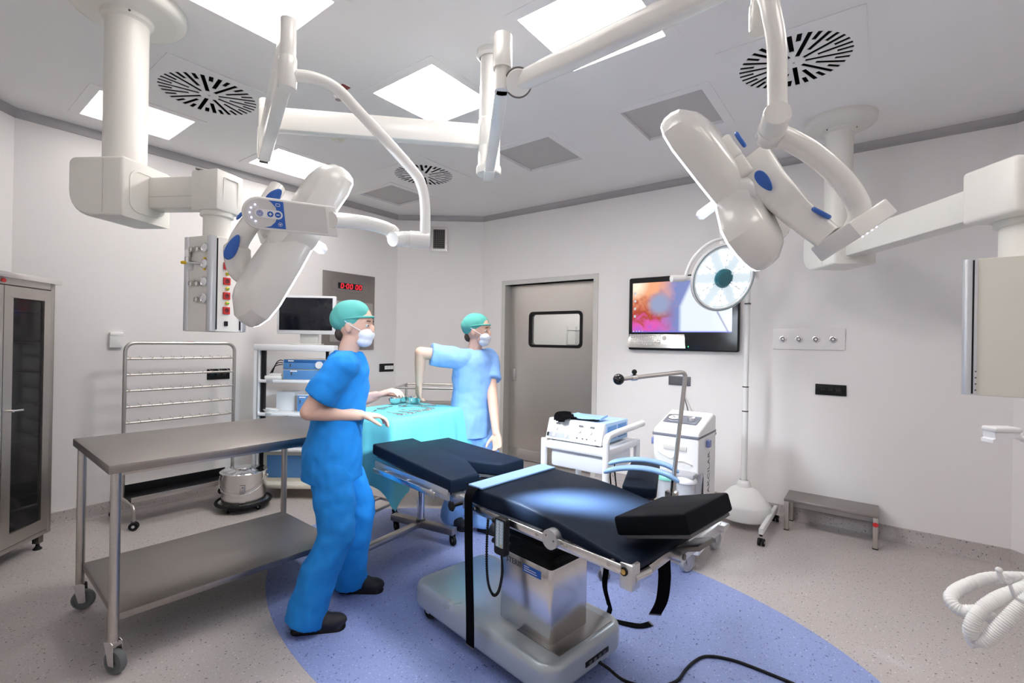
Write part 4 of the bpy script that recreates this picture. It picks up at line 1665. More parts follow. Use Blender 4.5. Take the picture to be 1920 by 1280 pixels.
# hanging straps at the head end
def hang(pts, wdir, label, wd=.05):
    P = [tpt(*p) for p in pts]
    t = thing('webbing_strap', label, 'strap', tuple(P[-1]))
    g = G()
    w_ = [(rz(TR) @ Vector(w)) for w in wdir] if isinstance(wdir, list) else (rz(TR) @ Vector(wdir))
    band(g, bez(P, 6), w_, wd, .003)
    g.build('webbing', 'webbing', t, world=True)
    g = G()
    e = P[-1]
    dd = (P[-1] - P[-2]).normalized()
    band(g, [e - dd * .008, e + dd * .001], w_[-1] if isinstance(w_, list) else w_, wd + .002, .005)
    g.build('hem', 'dark_grey', t, world=True)
hang([(0.295,-0.426,0.6103), (0.31,-0.4176,0.4886), (0.33,-0.411,0.3989), (0.36,-0.3841,0.2843), (0.38,-0.3407,0.1944)],
     (0.6, -.6, .1), 'black webbing strap hanging below the head rest', .055)
hang([(0.27,-0.1502,0.3799), (0.3,-0.1226,0.2646), (0.34,-0.1245,0.1543), (.46, -.05, .02), (.53, -.165, .008), (.60, -.20, .006)],
     [(.3, 1, 0)] * 13 + [(.6, .8, 0)] * 18, 'thin black strap trailing onto the blue floor behind the base', .035)

# arm board on the far side
A0, A1 = Vector((.285, -.305, 0)), Vector((.79, -.045, 0))
t = thing('arm_board', 'black padded arm board on the far side of the operating table', 'arm board', TL, TR)
ad = (A1 - A0).normalized()
MA = frame((A0.x, A0.y, .735), (0, 0, 1), ad)
ln = (A1 - A0).length
g = G()
g.prism(rrect(ln, .15, .02, 4, ln / 2, 0), .05, MA, bev=.012, seg=3)
g.build('pad', 'vinyl_navy', t)
g = G()
g.prism(rrect(ln * .94, .13, .01, 3, ln / 2, 0), .01, MA, z0=-.011)
g.build('board', 'dark_grey', t)
g = G()
g.box((.295, -.30, .70), (.035, .06, .06), .004)
g.build('rail_clamp', 'steel', t)
for k, (s_, lab) in enumerate(((.50, 'light blue padded arm strap, the farther of two over the arm board'), (.20, 'light blue padded arm strap, the nearer of two over the arm board'))):
    wv = Vector((-ad.y, ad.x, 0))
    o_ = A0 + ad * (ln * s_)
    pts = [o_ + wv * a + Vector((0, 0, .80 + h_)) for a, h_ in ((.17, .005), (.12, .024), (.06, .036), (0, .040), (-.06, .036), (-.12, .022), (-.17, -.004))]
    t2 = thing('arm_strap', lab, 'strap', TL, TR, 'light blue arm straps')
    g = G()
    P = bez(pts, 5)
    rings = []
    for i, p in enumerate(P):
        tn = (P[min(i + 1, len(P) - 1)] - P[max(i - 1, 0)]).normalized()
        w_ = (ad - tn * ad.dot(tn)).normalized()
        n_ = tn.cross(w_)
        e_ = min(i, len(P) - 1 - i)
        f_ = (.55, .85, 1)[min(e_, 2)]
        rings.append([p + w_ * (q[0] * f_) + n_ * (q[1] * f_) for q in rrect(.062, .016, .0075, 3)])
    g.loft(rings)
    g.build('pad', 'gel_blue', t2)
    g = G()
    for s2 in (1, -1):
        e = pts[0 if s2 > 0 else -1]
        band(g, bez([e - wv * s2 * .03 + Vector((0, 0, -.0)), e + Vector((0, 0, -.03)) - wv * s2 * .03, e + Vector((0, 0, -.15)) - wv * s2 * .045], 5), ad, .03, .003)
    g.build('webbing', 'webbing', t2)

# screen rod with ball end
p_top, p_base = Vector((2.2354,0.7013,1.2959)), Vector((2.1884,0.7652,0.4745))
p_end = Vector((1.9912,0.9211,1.2604))
t = thing('screen_rod', 'bent stainless rod with black ball end rising from the table rail', 'rod', (p_base.x, p_base.y, 0))
g = G()
g.tube(fillet([p_base, p_top, p_end], .03, 8), .0098, 14)
g.build('rod', 'steel', t, world=True)
g = G()
g.sphere(p_end, .0255, 24)
g.build('ball_end', 'black_gloss', t, world=True)
dd = (p_top - p_end).normalized()
q = p_end + dd * .075
g = G()
g.cyl(q - dd * .012, q + dd * .012, .0145, n=20)
o = g.build('slide_collar', 'steel_bright', t, world=True)
g = G()
g.cyl(q, q + Vector((0, 0, .022)), .005, n=10)
g.sphere(q + Vector((0, 0, .026)), .012, 12)
g.build('collar_knob', 'black', o, world=True)
g = G()
k = p_base.lerp(p_top, .30)
g.box(tuple(k), (.05, .05, .05), .005)
g.build('rail_clamp', 'steel', t, world=True)
g = G()
k = p_base.lerp(p_top, .06)
g.box(tuple(k), (.03, .03, .06), .004)
g.build('rod_foot', 'black', t, world=True)

# hand control
t = thing('hand_control', 'black table remote with keypad hung on the near rail', 'remote', tuple(tpt(-.30, -.055, .65)), TR)
g = G()
MH = basis((-1, 0, 0), (0, -1, 0)).to_4x4()
g.prism(rrect(.066, .145, .012, 4), .026, MH, bev=.004, seg=3)
g.build('body', 'black', t)
g = G()
g.prism(rrect(.044, .105, .004, 2, 0, .012), .001, MH, z0=.0258)
o = g.build('keypad', mat('keypad_blue', (.30, .42, .52), .5), t)
for r_ in range(8):
    for k in range(2):
        g = G()
        g.plate(circ(.0052, 14, -.010 + .020 * k, .055 - .0125 * r_), [circ(.0034, 14, -.010 + .020 * k, .055 - .0125 * r_)], .0006, MH @ Matrix.Translation((0, 0, .0271)))
        g.build('key', 'cool_white' if (r_, k) != (7, 1) else 'yellow', o)
for z in (.05, .0, -.03):
    g = G()
    g.cyl((-.012, .03, z), (-.012, .05, z), .011, n=16)
    g.build('hook', 'black', t)
pc = [(-.013, .0, -.072), (-.013, -.005, -.11), (-.013, -.004, -.16), (-.012, .015, -.225), (-.012, .045, -.25), (-.012, .075, -.22), (-.012, .088, -.15), (-.012, .090, -.05), (-.012, .085, .045)]
P = bez(pc, 60)
g = G()
g.tube(P, [.0052 + .0013 * math.sin(i * 1.05) if 60 < i else .0045 for i in range(len(P))], 8)
g.build('coiled_cord', 'black', t)
# mains lead on the floor
t = thing('power_cord', 'black power cord running over the floor from the table base', 'cord', (1.868, .94, 0))
g = G()
pc = [(1.80, .955, .085), (1.835, .93, .075), (1.868, .895, .045), (1.885, .82, .012), (1.93, .72, .008), (2.02, .655, .008), (2.12, .645, .008), (2.194, .634, .008), (2.26, .61, .008), (2.297, .565, .008), (2.32, .50, .008), (2.326, .443, .008), (2.325, .34, .008), (2.32, .239, .008), (2.30, .08, .008), (2.25, -.1, .008)]
g.tube(bez(pc, 6), .0065, 10)
g.build('cable', 'black', t, world=True)
g = G()
g.tube([(1.80, .962, .09), (1.83, .935, .079), (1.85, .915, .066)], [.014, .012, .007], 12)
g.build('plug', 'black', t, world=True)

# ================================================================ STEEL CABINET (left corner)
def rot_thing(name, label, cat, o, xdir, group=None):
    """thing whose local x axis is the horizontal direction xdir"""
    a = math.degrees(math.atan2(xdir[1], xdir[0]))
    return thing(name, label, cat, (o[0], o[1], 0), a, group)
# local x: along the front from right to left, local y: into the wall is -y
t = rot_thing('steel_cabinet', 'tall steel cabinet with glass doors at the left edge', 'cabinet', (.667, 4.387), (math.cos(math.radians(228)), math.sin(math.radians(228))))
CAB = t
W_, D_, Z0, Z1 = .80, .37, .10, 1.755
yo = lambda d: -d          # depth behind the front plane
def inn(x, d, z):
    return (x, -d, z)
g = G()
g.box((W_ / 2, -D_ + .006, (Z0 + Z1) / 2), (W_, .012, Z1 - Z0))
g.build('back_panel', 'steel', t)
for x in (.006, W_ - .006):
    g = G()
    g.box((x, -D_ / 2, (Z0 + Z1) / 2), (.012, D_, Z1 - Z0), .002)
    g.build('side_panel', 'steel', t)
g = G()
g.box((W_ / 2, -D_ / 2, Z0 + .012), (W_ - .02, D_ - .01, .024), .002)
g.build('bottom_panel', 'steel', t)
g = G()
g.box((W_ / 2, -D_ / 2 + .012, Z1 + .012), (W_ + .045, D_ + .03, .034), .003)
g.build('top_panel', 'steel_bright', t)
g = G()
for x in (.017, W_ - .017):
    g.box((x, -.012, (Z0 + Z1) / 2), (.034, .024, Z1 - Z0), .002)
g.box((W_ / 2, -.012, Z1 - .022), (W_ - .07, .022, .044), .002)
g.box((W_ / 2, -.012, Z0 + .015), (W_ - .07, .022, .03), .002)
g.build('face_frame', 'steel_h', t)
for (x0, x1, hx) in ((.038, .398, .352), (.402, .762, .45)):
    z0, z1 = Z0 + .034, Z1 - .05
    g = G()
    g.plate([(x0, z0), (x1, z0), (x1, z1), (x0, z1)], [[(x0 + .055, z0 + .075), (x1 - .065, z0 + .075), (x1 - .065, z1 - .07), (x0 + .055, z1 - .07)]], .02,
            Matrix(((1, 0, 0, 0), (0, 0, 1, -.006), (0, 1, 0, 0), (0, 0, 0, 1))))
    d_ = g.build('door', 'steel', t, ang=20)
    g = G()
    g.box(((x0 + x1) / 2 - .005, -.010, (z0 + z1) / 2), (x1 - x0 - .12, .005, z1 - z0 - .145))
    g.build('glass', 'smoke_glass', d_)
    g = G()
    g.cyl((hx, .004, .955), (hx, .03, .955), .008, n=12)
    g.cyl((hx, .026, .955), (hx - .07 if hx < .4 else hx + .07, .026, .952), .0065, n=12)
    g.build('handle', 'chrome', d_)
for k in range(7):
    g = G()
    g.box((W_ / 2, -D_ / 2 - .02, .36 + .20 * k), (W_ - .03, D_ - .07, .012), .002)
    g.build('shelf', 'steel_dark', t)
for (x, y) in ((.05, -.04), (W_ - .05, -.04), (.05, -D_ + .05), (W_ - .05, -D_ + .05)):
    g = G()
    g.box((x, y, .072), (.04, .04, .06), .003)
    o = g.build('foot', 'steel_dark', t)
    g = G()
    g.lathe([(.022, 0), (.024, .006), (.012, .02), (.008, .045)], 16, Matrix.Translation((x, y, 0)))
    g.build('levelling_pad', 'rubber', o)
g = G()
g.lathe([(.018, 0), (.018, .002), (0, .002)], 24, Matrix.Translation((.40, .0001, Z1 - .022)) @ basis((0, 1, 0)).to_4x4() @ Matrix.Diagonal((1, .75, 1, 1)))
g.build('maker_badge', 'red', t)
for (x, z, lab) in ((.24, 1.02, 'blue wrapped pack on the middle shelf of the steel cabinet'), (.27, 1.345, 'blue wrapped pack on the upper shelf of the steel cabinet'), (.20, .22, 'blue wrapped pack at the bottom of the steel cabinet')):
    lz = max([.366 + .20 * k for k in range(7) if .36 + .2 * k < z] + [.125])
    p = CAB.matrix_basis @ Vector((x, -.15, lz))
    q = thing('wrapped_pack', lab, 'pack', tuple(p), 228, 'wrapped packs in the cabinet')
    g = G()
    g.box((0, 0, .05), (.18, .14, .10), .02, seg=3)
    g.build('wrap', mat('pack_wrap', (.05, .07, .35), .8) if 'pack_wrap' not in MATS else 'pack_wrap', q)
    g = G()
    g.box((0, .0, .101), (.02, .142, .003), .001)
    g.box((0, .071, .05), (.02, .003, .10), .001)
    g.build('tape', 'light_grey', q)

# ================================================================ STEEL WORK TABLE
t = thing('steel_table', 'stainless steel work table on casters with a lower shelf', 'table', (.585, 2.54, 0), -2.0)
ww, dd_ = 1.045, .72
g = G()
g.box((ww / 2, dd_ / 2, .862), (ww + .065, dd_ + .075, .038), .004)
g.build('table_top', 'steel_sheet', t)
g = G()
g.box((ww / 2, dd_ / 2, .222), (ww - .012, dd_ - .012, .03), .003)
g.build('lower_shelf', 'steel_sheet', t)
for (x, y, yw) in ((0, 0, 25), (0, dd_, 65), (ww, 0, 40), (ww, dd_, 10)):
    g = G()
    g.cyl((x, y, .135), (x, y, .845), .0185, n=24)
    g.build('leg', 'steel', t)
    a = math.radians(yw)
    dv = Vector((-math.sin(a), math.cos(a), 0))
    caster(t, Vector((x, y, 0)) - dv * (.05 * .3), .050, .028, yw, 'steel_bright', 'grey_rubber', .137, hubm='steel_bright')
for y in (0, dd_):
    g = G()
    g.box((ww / 2, y, .837), (ww, .02, .02), .003)
    g.build('top_bearer', 'steel', t)

# ================================================================ PEG RACK
t = thing('peg_rack', 'wheeled steel rack with rows of pegs against the left wall', 'rack', (1.075, 4.50, 0))
ww = .77
g = G()
g.tube(fillet([(0, 0, .17), (0, 0, 1.365), (ww, 0, 1.365), (ww, 0, .17)], .075, 10), .0135, 16)
g.build('frame', 'steel', t)
g = G()
g.box((ww * .56, -.002, 1.3795), (.05, .012, .0015))
g.build('red_mark', 'red', t)
for i in range(8):
    z = 1.242 - .1218 * i
    g = G()
    g.cyl((.0, 0, z), (ww, 0, z), .0085, n=14)
    br = g.build('bar', 'steel', t)
    g = G()
    for k in range(11):
        x = .035 + (ww - .07) * k / 10
        g.cyl((x, 0, z), (x - .010, -.035, z + .018), .0022, n=6)
        g.cyl((x, 0, z), (x - .010, .035, z + .022), .0022, n=6)
    g.build('pegs', 'steel', br, kind='stuff')
g = G()
g.box((ww / 2, -.02, .19), (ww - .03, .27, .006), .001)
g.box((ww / 2, .113, .225), (ww - .03, .006, .07), .001)
g.build('drip_tray', 'black', t)
g = G()
g.box((ww / 2, -.155, .205), (ww - .03, .008, .036), .002)
g.build('tray_lip', 'steel', t)
for x in (0, ww):
    g = G()
    g.tube(fillet([(x, 0, .19), (x + .012, -.12, .175), (x + .02, -.20, .165), (x + .02, -.21, .065)], .06, 8), .012, 14)
    g.tube(fillet([(x, 0, .19), (x + .0, .12, .175), (x, .20, .165), (x, .21, .065)], .06, 8), .012, 14)
    g.build('foot_tube', 'steel', t)
    caster(t, (x + .02, -.21, 0), .030, .016, 60, 'steel_dark', 'rubber', .068, double=True)
    caster(t, (x, .21, 0), .030, .016, 60, 'steel_dark', 'rubber', .068, double=True)

# ================================================================ KICK BUCKET
t = thing('bucket_dolly', 'black bumper ring dolly on casters under the steel bucket', 'dolly', (1.815, 4.195, 0))
g = G()
g.tube([(.200 * math.cos(a), .200 * math.sin(a), .062) for a in [2 * math.pi * k / 48 for k in range(48)]], .0135, 12, closed=True)
g.build('bumper', 'rubber', t)
g = G()
g.lathe([(.193, .055), (.193, .066), (.10, .066), (.10, .058), (0, .058), (0, .052), (.19, .052)], 40)
g.build('platform', 'steel_bright', t)
for k in range(4):
    a = math.radians(90 * k + 20)
    caster(t, (.155 * math.cos(a), .155 * math.sin(a), 0), .021, .014, 30 + 60 * k, 'steel_bright', 'rubber', .053)
for k in range(3):
    a = math.radians(243 + 120 * k)
    c_ = Vector((.175 * math.cos(a), .175 * math.sin(a), 0))
    g = G()
    g.box((0, 0, .145), (.004, .042, .165), .0015, M=Matrix.Translation(c_) @ rz(math.degrees(a)))
    o = g.build('bracket', 'steel_bright', t)
    g = G()
    u_ = Vector((math.cos(a), math.sin(a), 0))
    g.cyl(c_ + u_ * .001 + Vector((0, 0, .212)), c_ + u_ * .004 + Vector((0, 0, .212)), .006, n=12)
    g.build('bracket_hole', 'dark_grey', o)
t = thing('steel_bucket', 'lidded stainless bucket on the wheeled dolly', 'bucket', (1.815, 4.195, .0665))
g = G()
g.lathe([(0, 0), (.158, 0), (.164, .006), (.172, .232), (.1735, .234), (.1735, .240), (.169, .240), (.16, .02), (0, .02)], 48)
g.build('pail', 'steel_bright', t)
g = G()
g.lathe([(.178, .238), (.180, .244), (.172, .250), (.14, .247), (.09, .252), (.06, .262), (0, .264)], 48)
o = g.build('lid', 'chrome', t)
g = G()
g.lathe([(.055, .262), (.058, .270), (.05, .275), (.03, .268), (0, .267)], 32)
g.build('lid_knob', 'chrome', o)
g = G()
pts = []
for k in range(25):
    a = math.pi * k / 24
    pts.append(Matrix.Rotation(math.radians(-38), 3, 'Z') @ Vector((-.18 * math.cos(a), -.185 * math.sin(a) * .99 - .006, .195 - .11 * math.sin(a))))
g.tube(pts, .0025, 8)
g.build('bail_handle', 'steel_bright', t)
for s_ in (-1, 1):
    g = G()
    g.sphere(Matrix.Rotation(math.radians(-38), 3, 'Z') @ Vector((s_ * .176, 0, .197)), .011, 12)
    g.build('handle_lug', 'steel_bright', t)

# ================================================================ ENDOSCOPY TOWER
p = Vector((2.1903,4.1287,0.6313))
t = rot_thing('endoscopy_tower', 'white equipment tower on casters by the left wall', 'equipment cart', (p.x, p.y), tuple(CR[:2]))
TW = t
w2 = .335
for x in (-w2, w2):
    g = G()
    g.box((x, .03, .735), (.045, .07, 1.25), .006)
    po = g.build('post', 'cool_white', t)
    g = G()
    g.box((x * .955 + (.0 if x > 0 else .0), -.0065, .735), (.012, .004, 1.2))
    g.build('post_groove', 'grey_plastic', po)
    g = G()
    g.box((x * .86, .04, .80), (.03, .04, 1.05), .003)
    g.build('cable_duct', 'black', t)
g = G()
g.box((0, .04, 1.335), (2 * w2 + .05, .10, .055), .008)
g.build('top_bar', 'cool_white', t)
for z, dd_ in ((1.035, .42), (.74, .44), (.425, .46)):
    g = G()
    g.box((0, .20, z), (2 * w2 - .05, dd_, .028), .008)
    sh = g.build('shelf', 'cool_white', t)
    g = G()
    g.box((-.21, -.012 - (dd_ - .42) / 2, z), (.055, .006, .03), .001)
    g.build('shelf_tag', 'grey_plastic', sh)
g = G()
g.box((0, .24, .265), (2 * w2 - .05, .42, .27), .012)
g.build('lower_cabinet', 'cream_plastic', t)
g = G()
g.box((.02, .028, .27), (.52, .006, .20), .003)
g.build('lower_door', 'blue_panel', t)
g = G()
g.box((0, .2, .115), (2 * w2 + .03, .52, .04), .01)
g.build('base', 'cream_plastic', t)
for (x, y) in ((-w2, -.0), (w2, -.0), (-w2, .42), (w2, .42)):
    caster(t, (x, y, 0), .045, .03, 40, 'cream_plastic', 'grey_rubber', .098)
    g = G()
    g.box((x, y + .012, .10), (.06, .075, .04), .01)
    g.build('caster_hood', 'cream_plastic', t)
# monitor on the tower
mc = TW.matrix_basis @ Vector((.085, .05, 1.363))
t = rot_thing('monitor', 'white framed monitor with dark screen on the equipment tower', 'monitor', (0, 0), tuple(CR[:2]))
t.matrix_basis = Matrix.Translation(mc) @ rz(math.degrees(math.atan2(CR.y, CR.x)))
g = G()
g.box((0, .0, .27), (.525, .04, .345), .008)
g.build('housing', 'cool_white', t)
g = G()
g.box((0, -.0205, .278), (.478, .003, .292), .001)
g.build('screen', mat('monitor_screen', (.010, .012, .02), .12), t)
g = G()
g.box((.02, .02, .06), (.16, .035, .10), .006)
g.box((0, .02, .006), (.26, .12, .012), .004)
g.build('stand', 'light_grey', t)
# devices on the shelves
def device(x, y, z, sz, label, body, front, extra):
    q = thing('video_processor', label, 'medical device', (0, 0, 0))
    q.matrix_basis = TW.matrix_basis @ Matrix.Translation((x, y, z))
    g = G()
    g.box((0, 0, sz[2] / 2), sz, .006)
    g.build('case', body, q)
    g = G()
    g.box((0, -sz[1] / 2 - .001, sz[2] / 2), (sz[0] * .96, .004, sz[2] * .90), .001)
    g.build('front_panel', front, q)
    extra(q, sz)
def ex1(q, sz):
    y = -sz[1] / 2 - .003
    g = G()
    g.cyl((.13, y, sz[2] * .48), (.13, y - .015, sz[2] * .48), .032, n=28)
    g.build('dial', 'cool_white', q)
    g = G()
    g.box((-.13, y, sz[2] * .4), (.012, .004, .03), .001)
    g.build('switch', 'dark_grey', q)
    g = G()
    g.box((0, y, sz[2] * .82), (.37, .003, .028), .001)
    g.build('stripe', mat('deep_blue', (.02, .13, .38), .45) if 'deep_blue' not in MATS else 'deep_blue', q)
    g = G()
    g.box((-.125, y - .0018, sz[2] * .84), (.05, .001, .010))
    g.build('name_plate', 'cool_white', q)
def ex2(q, sz):
    y = -sz[1] / 2 - .003
    g = G()
    g.box((-.12, y, sz[2] * .6), (.012, .004, .03), .001)
    g.build('switch', 'dark_grey', q)
    g = G()
    g.box((-.1, y, sz[2] * .85), (.06, .002, .012))
    g.build('name_plate', 'cool_white', q)
device(.095, .18, 1.0495, (.40, .34, .092), 'light blue device at the bottom of the tower stack', 'light_grey', 'blue_panel', ex2)
device(.095, .18, 1.142, (.40, .34, .092), 'light blue device with round dial atop the tower stack', 'light_grey', 'blue_panel', ex1)
device(.16, .20, .7545, (.30, .30, .16), 'small white and blue device on the middle tower shelf', 'cool_white', 'blue_panel', ex2)
device(.13, .20, .4395, (.36, .32, .10), 'dark blue device on the lowest tower shelf', 'grey_plastic', 'deep_blue', ex2)
# loose items on the tower shelves
q = thing('folded_towel', 'white folded towel beside the tower devices', 'towel', (0, 0, 0))
q.matrix_basis = TW.matrix_basis @ Matrix.Translation((-.20, .10, 1.0495))
g = G()
g.box((0, 0, .017), (.16, .16, .032), .014, seg=3)
g.build('cloth', 'white_plastic', q)
g = G()
g.box((.01, .01, .041), (.12, .12, .016), .007, seg=3)
g.build('upper_fold', 'white_plastic', q)
q = thing('paper_box', 'white cardboard box on the middle tower shelf', 'box', (0, 0, 0))
q.matrix_basis = TW.matrix_basis @ Matrix.Translation((-.14, .25, .7545))
g = G()
g.box((0, 0, .085), (.17, .20, .17), .002)
g.build('carton', 'cool_white', q)
g = G()
g.box((0, 0, .1705), (.172, .06, .0015))
g.build('tape', 'light_grey', q)
q = thing('cable_bundle', 'coiled white cable on the middle tower shelf', 'cable', (0, 0, 0))
q.matrix_basis = TW.matrix_basis @ Matrix.Translation((-.215, .04, .7545))
for k in range(3):
    g = G()
    g.tube([((.05 + .008 * k) * math.cos(a), (.035 + .005 * k) * math.sin(a), .008 + .009 * k + .003 * math.sin(3 * a)) for a in [2 * math.pi * i / 28 for i in range(28)]], .0045, 8, closed=True)
    g.build('coil', 'white_plastic', q)
q = thing('device_cable', 'black cables looping behind the tower devices', 'cable', (0, 0, 0))
q.matrix_basis = TW.matrix_basis @ Matrix.Translation((-.26, .10, 1.05))
for k in range(3):
    g = G()
    g.tube(bez([(0, .02 * k, .05), (.04, .02 * k, .11 + .02 * k), (.10, .02 * k, .13 + .015 * k), (.16, .03, .12 - .03 * k)], 8), .004, 8)
    g.build('loop', 'black', q)

# ================================================================ FOOTSTOOL
t = thing('footstool', 'low stainless step stool against the right wall', 'stool', (4.385, .272, 0))
g = G()
g.box((0, 0, .232), (.285, .585, .022), .003)
g.build('step', 'steel_sheet', t)
for (x, y) in ((-.125, .275), (.125, .275), (-.125, -.275), (.125, -.275)):
    g = G()
    g.box((x, y, .113), (.034, .03, .218), .002)
    o = g.build('leg', 'steel', t)
    g = G()
    g.box((x, y, .004), (.038, .034, .008), .002)
    g.build('foot_cap', 'rubber', o)
g = G()
g.lathe([(.017, 0), (.017, .001), (0, .001)], 20, Matrix.Translation((-.1425, -.275, .175)) @ basis((-1, 0, 0)).to_4x4())
g.build('red_sticker', 'red', t)

# ================================================================ EXAMINATION LAMP ON STAND
p = Vector((4.1762,0.8373,0.0898))
t = thing('examination_lamp', 'mobile round LED examination lamp on a white pole stand', 'lamp', (p.x, p.y, 0))
g = G()
g.lathe([(0, .055), (.175, .055), (.19, .065), (.197, .16), (.186, .178), (.10, .275), (.055, .30), (.048, .33), (.04, .345), (.03, .35)], 48)
g.build('base_cover', 'white_plastic', t)
for y in (-.195, .195):
    g = G()
    lg = [(-.40, y, .105), (.24, y, .105)]
    g.bar(lg[0], lg[1], .03, .045, .006)
    g.build('foot_bar', 'white_plastic', t)
    for x in (-.38, .22):
        caster(t, (x, y, 0), .026, .018, 90, 'black', 'rubber', .083, double=True)
zt = 1.76
pt = Vector((4.1822,0.8244,1.749)) - p
pt = Vector((pt.x * .4, pt.y * .4, 0))
g = G()
g.cyl((0, 0, .33), (0, 0, 1.10), .0225, n=24)
g.build('lower_pole', 'white_plastic', t)
g = G()
g.cyl((0, 0, 1.09), (pt.x, pt.y, zt), .0195, n=24)
g.build('upper_pole', 'white_plastic', t)
for z in (.342, .90, 1.095, zt):
    g = G()
    f_ = max(0, (z - 1.09) / (zt - 1.09))
    g.cyl((pt.x * f_, pt.y * f_, z - .004), (pt.x * f_, pt.y * f_, z + .004), .0235, n=24)
    g.build('pole_ring', 'black', t)
HCn = Vector((3.8611,0.9464,1.9376)) - Vector((p.x, p.y, 0))
hn = (Vector((-.55, -.62, -.30))).normalized()
MHd = frame(HCn, hn, CR)
R_ = .262
top = HCn + Vector((0, 0, R_ + .11))
g = G()
a0 = Vector((pt.x, pt.y, zt))
g.tube(bez([a0, a0 + Vector((.02, 0, .16)), a0 + Vector((.01, .02, .42)), top + Vector((.10, -.10, .17)), top + Vector((0, 0, .13)), top + Vector((0, 0, .06)), top + Vector((0, 0, -.03))], 8), .018, 18)
g.build('swing_arm', 'white_plastic', t)
g = G()
g.lathe([(.026, -.12), (.026, .0), (.03, .002), (.03, .03), (.02, .035)], 24, Matrix.Translation(top))
g.build('swivel', 'white_plastic', t)
g = G()
ring = []
for k in range(33):
    a = math.pi * (k / 32)
    ring.append(MHd @ Vector((math.cos(a) * (R_ + .035), math.sin(a) * (R_ + .035), -.02)))
g.tube(ring, .013, 12)
g.build('yoke', 'white_plastic', t)
for s_ in (-1, 1):
    g = G()
    g.cyl(MHd @ Vector((s_ * (R_ - .01), 0, -.02)), MHd @ Vector((s_ * (R_ + .05), 0, -.02)), .018, n=16)
    g.build('yoke_pivot', 'white_plastic', t)
g = G()
g.cyl(MHd @ Vector((-(R_ + .045), 0, -.02)), MHd @ Vector((-(R_ + .15), 0, -.02)), .026, n=20)
g.build('side_handle', 'white_plastic', t)
g = G()
g.lathe([(0, -.06), (R_ * .6, -.055), (R_ * .92, -.03), (R_, -.005), (R_, .012), (R_ * .96, .018), (R_ * .90, .016), (R_ * .88, .004), (0, .004)], 56, MHd)
g.build('lamp_head', 'white_plastic', t)
g = G()
g.tube([MHd @ Vector((R_ * .955 * math.cos(a), R_ * .955 * math.sin(a), .018)) for a in [2 * math.pi * k / 56 for k in range(56)]], .0025, 6, closed=True)
g.build('lens_seal', 'teal_glass', t)
g = G()
g.lathe([(R_ * .87, .0045), (R_ * .87, .006), (0, .006)], 48, MHd)
g.build('reflector', mat('reflector', (.55, .6, .63), .35, emit=(.75, .88, .95), estr=.32), t)
for s_ in range(6):
    a0_ = math.radians(60 * s_ + 30)
    u_, v_ = Vector((math.cos(a0_), math.sin(a0_))), Vector((-math.sin(a0_), math.cos(a0_)))
    for (r_, o_) in ((.43, 0), (.60, -.10), (.60, .10), (.75, -.20), (.77, 0), (.75, .20)):
        q = (u_ * r_ + v_ * o_) * R_
        g = G()
        g.lathe([(.019, .006), (.019, .010), (.012, .013), (0, .014)], 14, MHd @ Matrix.Translation((q.x, q.y, 0)))
        g.build('led', 'led', t)
    g = G()
    g.box((0, 0, .010), (.006, R_ * .56, .008), M=MHd @ rz(60 * s_) @ Matrix.Translation((0, R_ * .58, 0)))
    g.build('rib', 'cool_white', t)
g = G()
g.lathe([(R_ * .28, .006), (R_ * .28, .022), (R_ * .22, .035), (R_ * .1, .040), (0, .041)], 24, MHd)
g.build('centre_lens', 'teal_glass', t, ang=15)
spot('lamp_beam', t, tuple(Vector((p.x, p.y, 0)) + HCn + hn * .06), (-.55, -.1, -.83), EXAM_W, 80, (.85, .93, 1.0), .2, .8)

# ================================================================ SUCTION UNIT
t = thing('suction_unit', 'white wheeled suction unit with gauge behind the operating table', 'suction pump', (3.30, 1.035, 0))
sx0, sx1, sy0, sy1 = -.20, .20, -.15, .145        # local X: depth (front is -X), Y: width (viewer's right is -Y)
pr = [(sx0, .16), (sx1, .16), (sx1, .935), (sx1 - .06, .955), (sx0 + .02, .872), (sx0, .855), (sx0, .60), (sx0 + .10, .585), (sx0 + .10, .16)]
MP = Matrix(((1, 0, 0, 0), (0, 0, 1, sy0), (0, 1, 0, 0), (0, 0, 0, 1)))
g = G()
g.prism(pr, sy1 - sy0, MP, bev=.014, seg=3)
g.build('body', 'white_plastic', t, ang=35)
g = G()
g.box((0, 0, .832), (.406, .301, .020), .004)
g.build('trim_band', 'band_grey', t)
g = G()
tilt = math.atan2(.955 - .872, (sx1 - .06) - (sx0 + .02))
MT = Matrix.Translation((-.03, 0, .918)) @ Matrix.Rotation(-tilt, 4, 'Y')
g.box((0, .01, .0), (.13, .22, .004), .001, M=MT)
pn = g.build('control_panel', 'band_grey', t)
g = G()
g.lathe([(.046, .002), (.046, .010), (.042, .012), (.041, .009), (0, .009)], 28, MT @ Matrix.Translation((0, .06, 0)))
g.build('gauge', 'cool_white', pn)
g = G()
g.plate(circ(.047, 28), [circ(.041, 28)], .005, MT @ Matrix.Translation((0, .06, .010)))
g.build('gauge_bezel', 'dark_grey', pn)
g = G()
g.box((0.01, 0, .0105), (.035, .004, .001), M=MT @ Matrix.Translation((0, .06, 0)) @ rz(40))
g.build('gauge_needle', 'black', pn)
g = G()
g.lathe([(.026, .002), (.024, .022), (.018, .026), (0, .026)], 20, MT @ Matrix.Translation((-.005, -.055, 0)))
g.build('control_knob', 'aluminium', pn)
for y in (sy0 - .012, sy1 + .012):
    g = G()
    g.box((-.02 if y < 0 else -.15, y, .775), (.05, .022, .045), .004)
    g.build('rail_clip', mat('clip_blue', (.20, .24, .48), .5) if 'clip_blue' not in MATS else 'clip_blue', t)
g = G()
